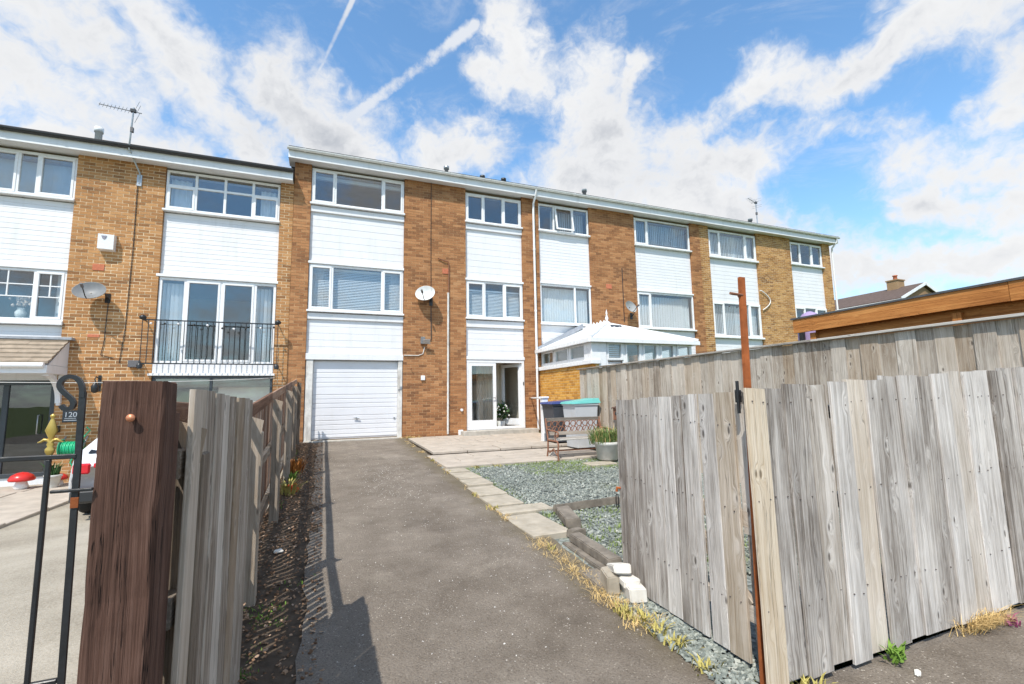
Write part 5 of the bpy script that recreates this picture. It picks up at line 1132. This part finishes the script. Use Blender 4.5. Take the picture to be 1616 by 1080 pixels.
stone('edging_board', (3.05, 5.16, .19), .95, .05, .09, .05, 'stone_block', 'thin weathered edging strip crossing the gravel behind the gate', 'edging board')
stone('edging_stone', (2.06, 3.35, .062), .20, .38, .05, -.1, 'stone_block', 'flat broken slab sunk in the dry weeds beside the drive', 'edging stone', grp=G2)
G3 = 'concrete blocks piled by the gate'
stone('concrete_block', (2.115, 2.99, .105), .125, .21, .10, -.25, 'white_block', 'cream block lying lowest in the pile by the open gate', 'block', grp=G3)
stone('concrete_block', (2.03, 3.16, .13), .09, .22, .13, -.3, 'kerb_slab', 'tan block leaning behind the white block pile', 'block', grp=G3)
stone('concrete_block', (2.10, 3.14, .215), .125, .25, .065, -.35, 'white_block', 'bright white block tilted on top of the pile by the gate', 'block', rx=-.28, grp=G3)
stone('concrete_block', (2.10, 3.02, .165), .12, .14, .05, -.2, 'white_block', 'thin pale piece wedged beneath the tilted white block', 'block', grp=G3)

# ------------------------------------------------------------------ shed, cover and distant house on the right
SH = thing('timber_shed', (7.9, 3.0, .1), 'orange stained timber shed roof edge showing above the tall fence', 'shed')
for k in range(9): lay('wall_board', SH, (6.98+.004*(k % 2), 4.85, .2+.27*k+.13), (6.98+.004*(k % 2), -.5, .2+.27*k+.13), .282, .02, 'cedar', math.pi/2*0)
for yy in (4.85, 3.1, 1.3): plank('post', SH, (6.95, yy, .05), .09, .09, 2.35, 'cedar')
for a, b_ in ((5.12, 2.6), (2.595, -.6)): lay('fascia_board', SH, (6.87, a, 2.535+(5.12-a)*.006), (6.87, b_, 2.535+(5.12-b_)*.006), .225, .03, 'cedar', math.pi/2*0)
MB().add([(6.84, 5.15, 2.635), (9.6, 5.15, 2.70), (9.6, -.7, 2.74), (6.84, -.7, 2.675), (6.84, 5.15, 2.66), (9.6, 5.15, 2.725), (9.6, -.7, 2.765), (6.84, -.7, 2.70)], [(0,3,2,1),(4,5,6,7),(0,1,5,4),(1,2,6,5),(2,3,7,6),(3,0,4,7)]).build('roof', 'roof_felt', SH)
MB().box(7.0, 9.5, 4.80, 4.85, .1, 2.5).box(9.45, 9.5, -.5, 4.8, .1, 2.5).build('wall', 'cedar', SH)
lv = thing('covered_parasol', (7.86, 5.55, .2), 'lavender fabric cover with rounded top beside the timber shed', 'parasol')
MB().lathe([(.17, .3), (.19, .9), (.2, 1.9), (.2, 2.6), (.18, 2.76), (.11, 2.86), (.03, 2.90), (0, 2.90)], (7.86, 5.55, 0), 20).build('cover', 'lavender', lv)
MB().lathe([(.25, .17), (.25, .22), (.04, .26), (.04, .32)], (7.86, 5.55, 0), 16).build('base', 'black_plastic', lv)
MB().box(7.60, 7.64, 5.5, 5.58, .2, 2.7).build('strut', 'black_iron', lv)
FH = thing('distant_house', (36.8, 21, 0), 'distant brick house with low brown gable roof and chimney behind shed', 'house')
MB().prism([(34.25, -.4), (34.25, 7.30), (36.8, 8.36), (39.35, 7.30), (39.35, -.4)], 18.06, 27, 'y').build('wall', 'brick_far', FH)
MB().add([(34.0,17.9,7.28),(34.0,27.2,7.28),(36.8,27.2,8.45),(36.8,17.9,8.45),(34.0,17.9,7.40),(34.0,27.2,7.40),(36.8,27.2,8.60),(36.8,17.9,8.60)], [(0,1,2,3),(7,6,5,4),(0,3,7,4),(0,4,5,1),(1,5,6,2)]).add([(39.6,17.9,7.28),(39.6,27.2,7.28),(36.8,27.2,8.45),(36.8,17.9,8.45),(39.6,17.9,7.40),(39.6,27.2,7.40),(36.8,27.2,8.60),(36.8,17.9,8.60)], [(3,2,1,0),(4,5,6,7),(4,7,3,0),(1,5,4,0),(2,6,5,1)]).build('roof', 'roof_brown', FH)
MB().box(33.9, 34.02, 17.9, 27.2, 7.16, 7.32).build('gutter', 'white_upvc', FH)
MB().box(34.26, 34.3, 17.85, 17.9, 7.25, 7.3).beam((34.0, 17.88, 7.33), (36.8, 17.88, 8.52), .04, .18, (0, 0, 1)).beam((36.8, 17.88, 8.52), (39.6, 17.88, 7.33), .04, .18, (0, 0, 1)).build('bargeboard', 'white_fascia', FH)
ch = MB().box(36.4, 37.2, 19.3, 19.95, 8.3, 9.05).box(36.35, 37.25, 19.25, 20.0, 9.05, 9.13).build('chimney', 'brick_far', FH)
MB().lathe([(.13, 9.13), (.11, 9.4), (.16, 9.42), (.14, 9.48)], (36.8, 19.6, 0), 12).build('chimney_pot', 'red_airbrick', ch)
MB().lathe([(.1, 8.3), (.1, 9.0), (.14, 9.0), (.14, 9.1)], (36.8, 24.6, 0), 10).build('flue', 'roof_felt', FH)

# ------------------------------------------------------------------ loose ground cover
def scatter(name, mt, n_, pick, size, label, cat, flat=.35):
    vs = []; fs = []
    for k in range(n_):
        p = pick()
        if p is None: continue
        x, y, z = p; s = random.uniform(*size); a = random.uniform(0, 6.28); c_, s_ = math.cos(a), math.sin(a); tx, ty = random.uniform(-.45, .45), random.uniform(-.45, .45)
        lx, ly, lz = s*random.uniform(.6, 1), s*random.uniform(.35, .7), s*flat*random.uniform(.4, 1); b0 = len(vs)
        for (i, j, q, sh) in ((-1,-1,-1,1),(1,-1,-1,1),(1,1,-1,1),(-1,1,-1,1),(-.8,-.7,1,1),(.75,-.8,1,1),(.8,.65,1,1),(-.6,.85,1,1)):
            u = i*lx/2*random.uniform(.8, 1.1); v = j*ly/2*random.uniform(.8, 1.1); h = q*lz/2
            vs.append((x+u*c_-v*s_, y+u*s_+v*c_, z+h+u*tx+v*ty))
        fs += [(b0+4, b0+5, b0+6, b0+7), (b0, b0+1, b0+5, b0+4), (b0+1, b0+2, b0+6, b0+5), (b0+2, b0+3, b0+7, b0+6), (b0+3, b0, b0+4, b0+7)]
    me = bpy.data.meshes.new(name); me.from_pydata(vs, [], fs); me.materials.append(M[mt]); me.update(); o = bpy.data.objects.new(name, me); C.objects.link(o)
    return tag(o, label, cat, None, 'stuff')
def pick_slate():
    if random.random() < .10:
        y = random.uniform(1.95, 3.3); x = random.uniform(1.93+(y-1.95)*.03, 2.32); return (x, y, gz(x, y)+.006)
    y = 3.0+5.25*random.random()**1.15; x = random.uniform(2.42, min(6, 2.6+y*.42))
    if y < 4.3 and x < 2.42: return None
    if random.random() < .5*(1 if (y > 7.4 and x > 3.6) or (y < 5.1) else .0): return None
    return (x, y, gz(x, y)+.004+random.uniform(0, .016))
scatter('slate_chips', 'slate_chip', 21000, pick_slate, (.018, .046), 'grey green slate chippings covering the garden beside the drive', 'gravel')
def pick_pebble():
    if random.random() < .5: y = random.gauss(7.6, 1.2); x = random.gauss(1.05, .3)
    else: y = random.uniform(2, 13); x = random.uniform(.1, 1.95)
    if y < 1.8: return None
    if not .02 < x < 1.98: return None
    return (x, y, bumpy(x, y)+.002)
scatter('drive_grit', 'pebble', 1300, pick_pebble, (.005, .015), 'small pale grit scattered over the tarmac drive', 'grit')
def pick_litter():
    y = random.uniform(1.9, 13); x = -.56+.60*random.random()**1.3
    return (x, y, gz(0, y)+.006+.03*max(0, (-.12-x)/.4)+random.uniform(-.006, .012))
scatter('bark_litter', 'litter', 4500, pick_litter, (.010, .035), 'brown bark and leaf litter on the bed under the fence', 'litter', .25)
def blades(name, mt, spots, label, cat):
    mb = MB()
    for (x, y, n_, spread, h0, h1, lean, wd) in spots:
        for k in range(n_):
            px_ = x+random.gauss(0, spread); py_ = y+random.gauss(0, spread); mb.blade((px_, py_, gz(px_, py_)-.004), random.uniform(h0, h1), wd*random.uniform(.6, 1.2), random.uniform(.2, lean), random.uniform(0, 6.28))
    return mb.build(name, mt, label=label, cat=cat, kind='stuff')
E_ = []
for k in range(46):                                          # drive edge along the kerb slabs
    y = random.uniform(3.0, 13.1); E_.append((1.985+.010*(y-4)+random.gauss(0, .02), y, random.randint(10, 34), .03, .01, .05, 2.2, .005))
for k in range(44):
    y = random.uniform(2.6, 4.4); E_.append((1.97+random.gauss(0, .05), y, random.randint(26, 50), .05, .012, .06, 2.6, .004))
for k in range(5): E_.append((2.1+.1*k, 13.15, 30, .05, .03, .09, 1.2, .008))
blades('dry_weeds', 'straw', E_, 'straw coloured dead weeds along the right edge of the drive', 'weeds')
E_ = []
for (x, y, n_) in ((2.0, 5.55, 40), (1.98, 6.3, 16), (2.02, 8.0, 14), (2.06, 9.3, 24), (1.93, 2.82, 60), (1.98, 2.7, 60), (1.99, 2.55, 50), (2.0, 2.38, 45), (1.98, 2.15, 30), (2.0, 4.1, 12), (2.6, 8.22, 30), (3.0, 8.2, 40), (2.22, 13.1, 30), (2.30, 1.84, 30), (2.4, 1.83, 22)):
    E_.append((x, y, n_, .035, .02, .075, 1.2, .014))
blades('yellow_weeds', 'weed_yellow', E_, 'yellow green weeds sprouting at the foot of the gate and kerb', 'weeds')
E_ = []
for k in range(330):
    x = random.uniform(3.3, 5.6); y = random.uniform(7.2, 8.35); E_.append((x, y, 14, .05, .02, .055, 1.2, .006))
for k in range(260):
    x = random.uniform(2.45, 3.9); y = random.uniform(3.2, 5.1); E_.append((x, y, 12, .05, .02, .06, 1.2, .006))
for k in range(60): E_.append((2.44+random.gauss(0, .03), random.uniform(4.3, 8.2), 10, .03, .015, .05, 1.2, .006))
for k in range(60): E_.append((random.uniform(2.4, 4.4), 8.24+random.gauss(0, .02), 10, .03, .015, .05, 1.2, .006))
blades('grass', 'grass_green', E_, 'thin green grass coming through the slate chippings', 'grass')
E_ = [(-.35+random.gauss(0, .1), random.uniform(1.9, 4.2), 16, .04, .008, .03, 1.4, .008) for k in range(60)]+[(-.5, random.uniform(6, 12.5), 14, .03, .02, .1, 1.0, .012) for k in range(16)]
blades('moss', 'weed_green', E_, 'low moss and weeds in the shaded bed beside the gate leaf', 'moss')
def leafy(name, x, y, n_, r, h, mt, label, cat, bloom=None):
    z = gz(x, y); t_ = thing(name, (x, y, z), label, cat); mb = MB()
    for k in range(n_):
        a = random.uniform(0, 6.28); rr = r*math.sqrt(random.random()); mb.blade((x+rr*math.cos(a), y+rr*math.sin(a), z+random.uniform(0, h*.4)), random.uniform(.4, 1)*h, .028, random.uniform(.2, 1), a)
    mb.build('leaves', mt, t_, kind='stuff')
    if bloom:
        mb = MB()
        for k in range(14): mb.blob((x+bloom[1]+random.gauss(0, .035), y-.04+random.gauss(0, .03), z+bloom[2]+random.gauss(0, .03)), .026, 1, .3)
        mb.build('flowers', bloom[0], t_, kind='stuff')
leafy('flowering_plant', -.38, 7.3, 60, .11, .2, 'weed_yellow', 'small bedding plant with bright red flowers beside the picket fence', 'plant', ('petal_red', .05, .10))
leafy('bedding_plant', -.40, 8.95, 90, .13, .26, 'leaf_orange', 'rusty orange leaved plant at the foot of the picket fence', 'plant')
leafy('bedding_plant', -.42, 8.3, 40, .09, .14, 'weed_green', 'small green plant between orange plant and red flowers', 'plant')
tu = thing('grass_tuft', (3.88, 1.79, 0), 'dry straw coloured grass tuft at the foot of the front fence', 'grass tuft'); mb = MB()
for k in range(420):
    a = random.gauss(-1.6, 1.3); px_ = 3.92+random.gauss(0, .11); mb.blade((px_, 1.83+random.gauss(0, .015), -.003), random.uniform(.05, .16), .004, random.uniform(.3, 1.6), a, 1)
mb.build('blades', 'straw', tu, kind='stuff'); mb = MB()
for k in range(30): mb.blade((4.14+random.gauss(0, .03), 1.80+random.gauss(0, .02), 0), random.uniform(.03, .07), .018, random.uniform(.3, 1), random.uniform(0, 6.28))
mb.build('purple_leaves', 'purple_bloom', tu, kind='stuff')
gw = thing('weed', (3.02, 1.80, 0), 'small green weed at the foot of the front fence boards', 'weed'); mb = MB()
for k in range(46): mb.blade((3.02+random.gauss(0, .03), 1.81+random.gauss(0, .015), random.uniform(-.003, .04)), random.uniform(.03, .07), .02, random.uniform(.3, 1.1), random.uniform(0, 6.28))
mb.build('leaves', 'weed_green', gw, kind='stuff')
stone('litter_scrap', (2.99, 1.70, .004), .07, .025, .006, .5, 'white_block', 'white scrap lying on the pavement before the front fence', 'scrap', jit=.002)
stone('litter_scrap', (-.33, 4.93, gz(0, 4.93)+.03), .07, .05, .03, .5, 'white_block', 'white stone lying on the bark beside the picket fence', 'scrap', jit=.01)
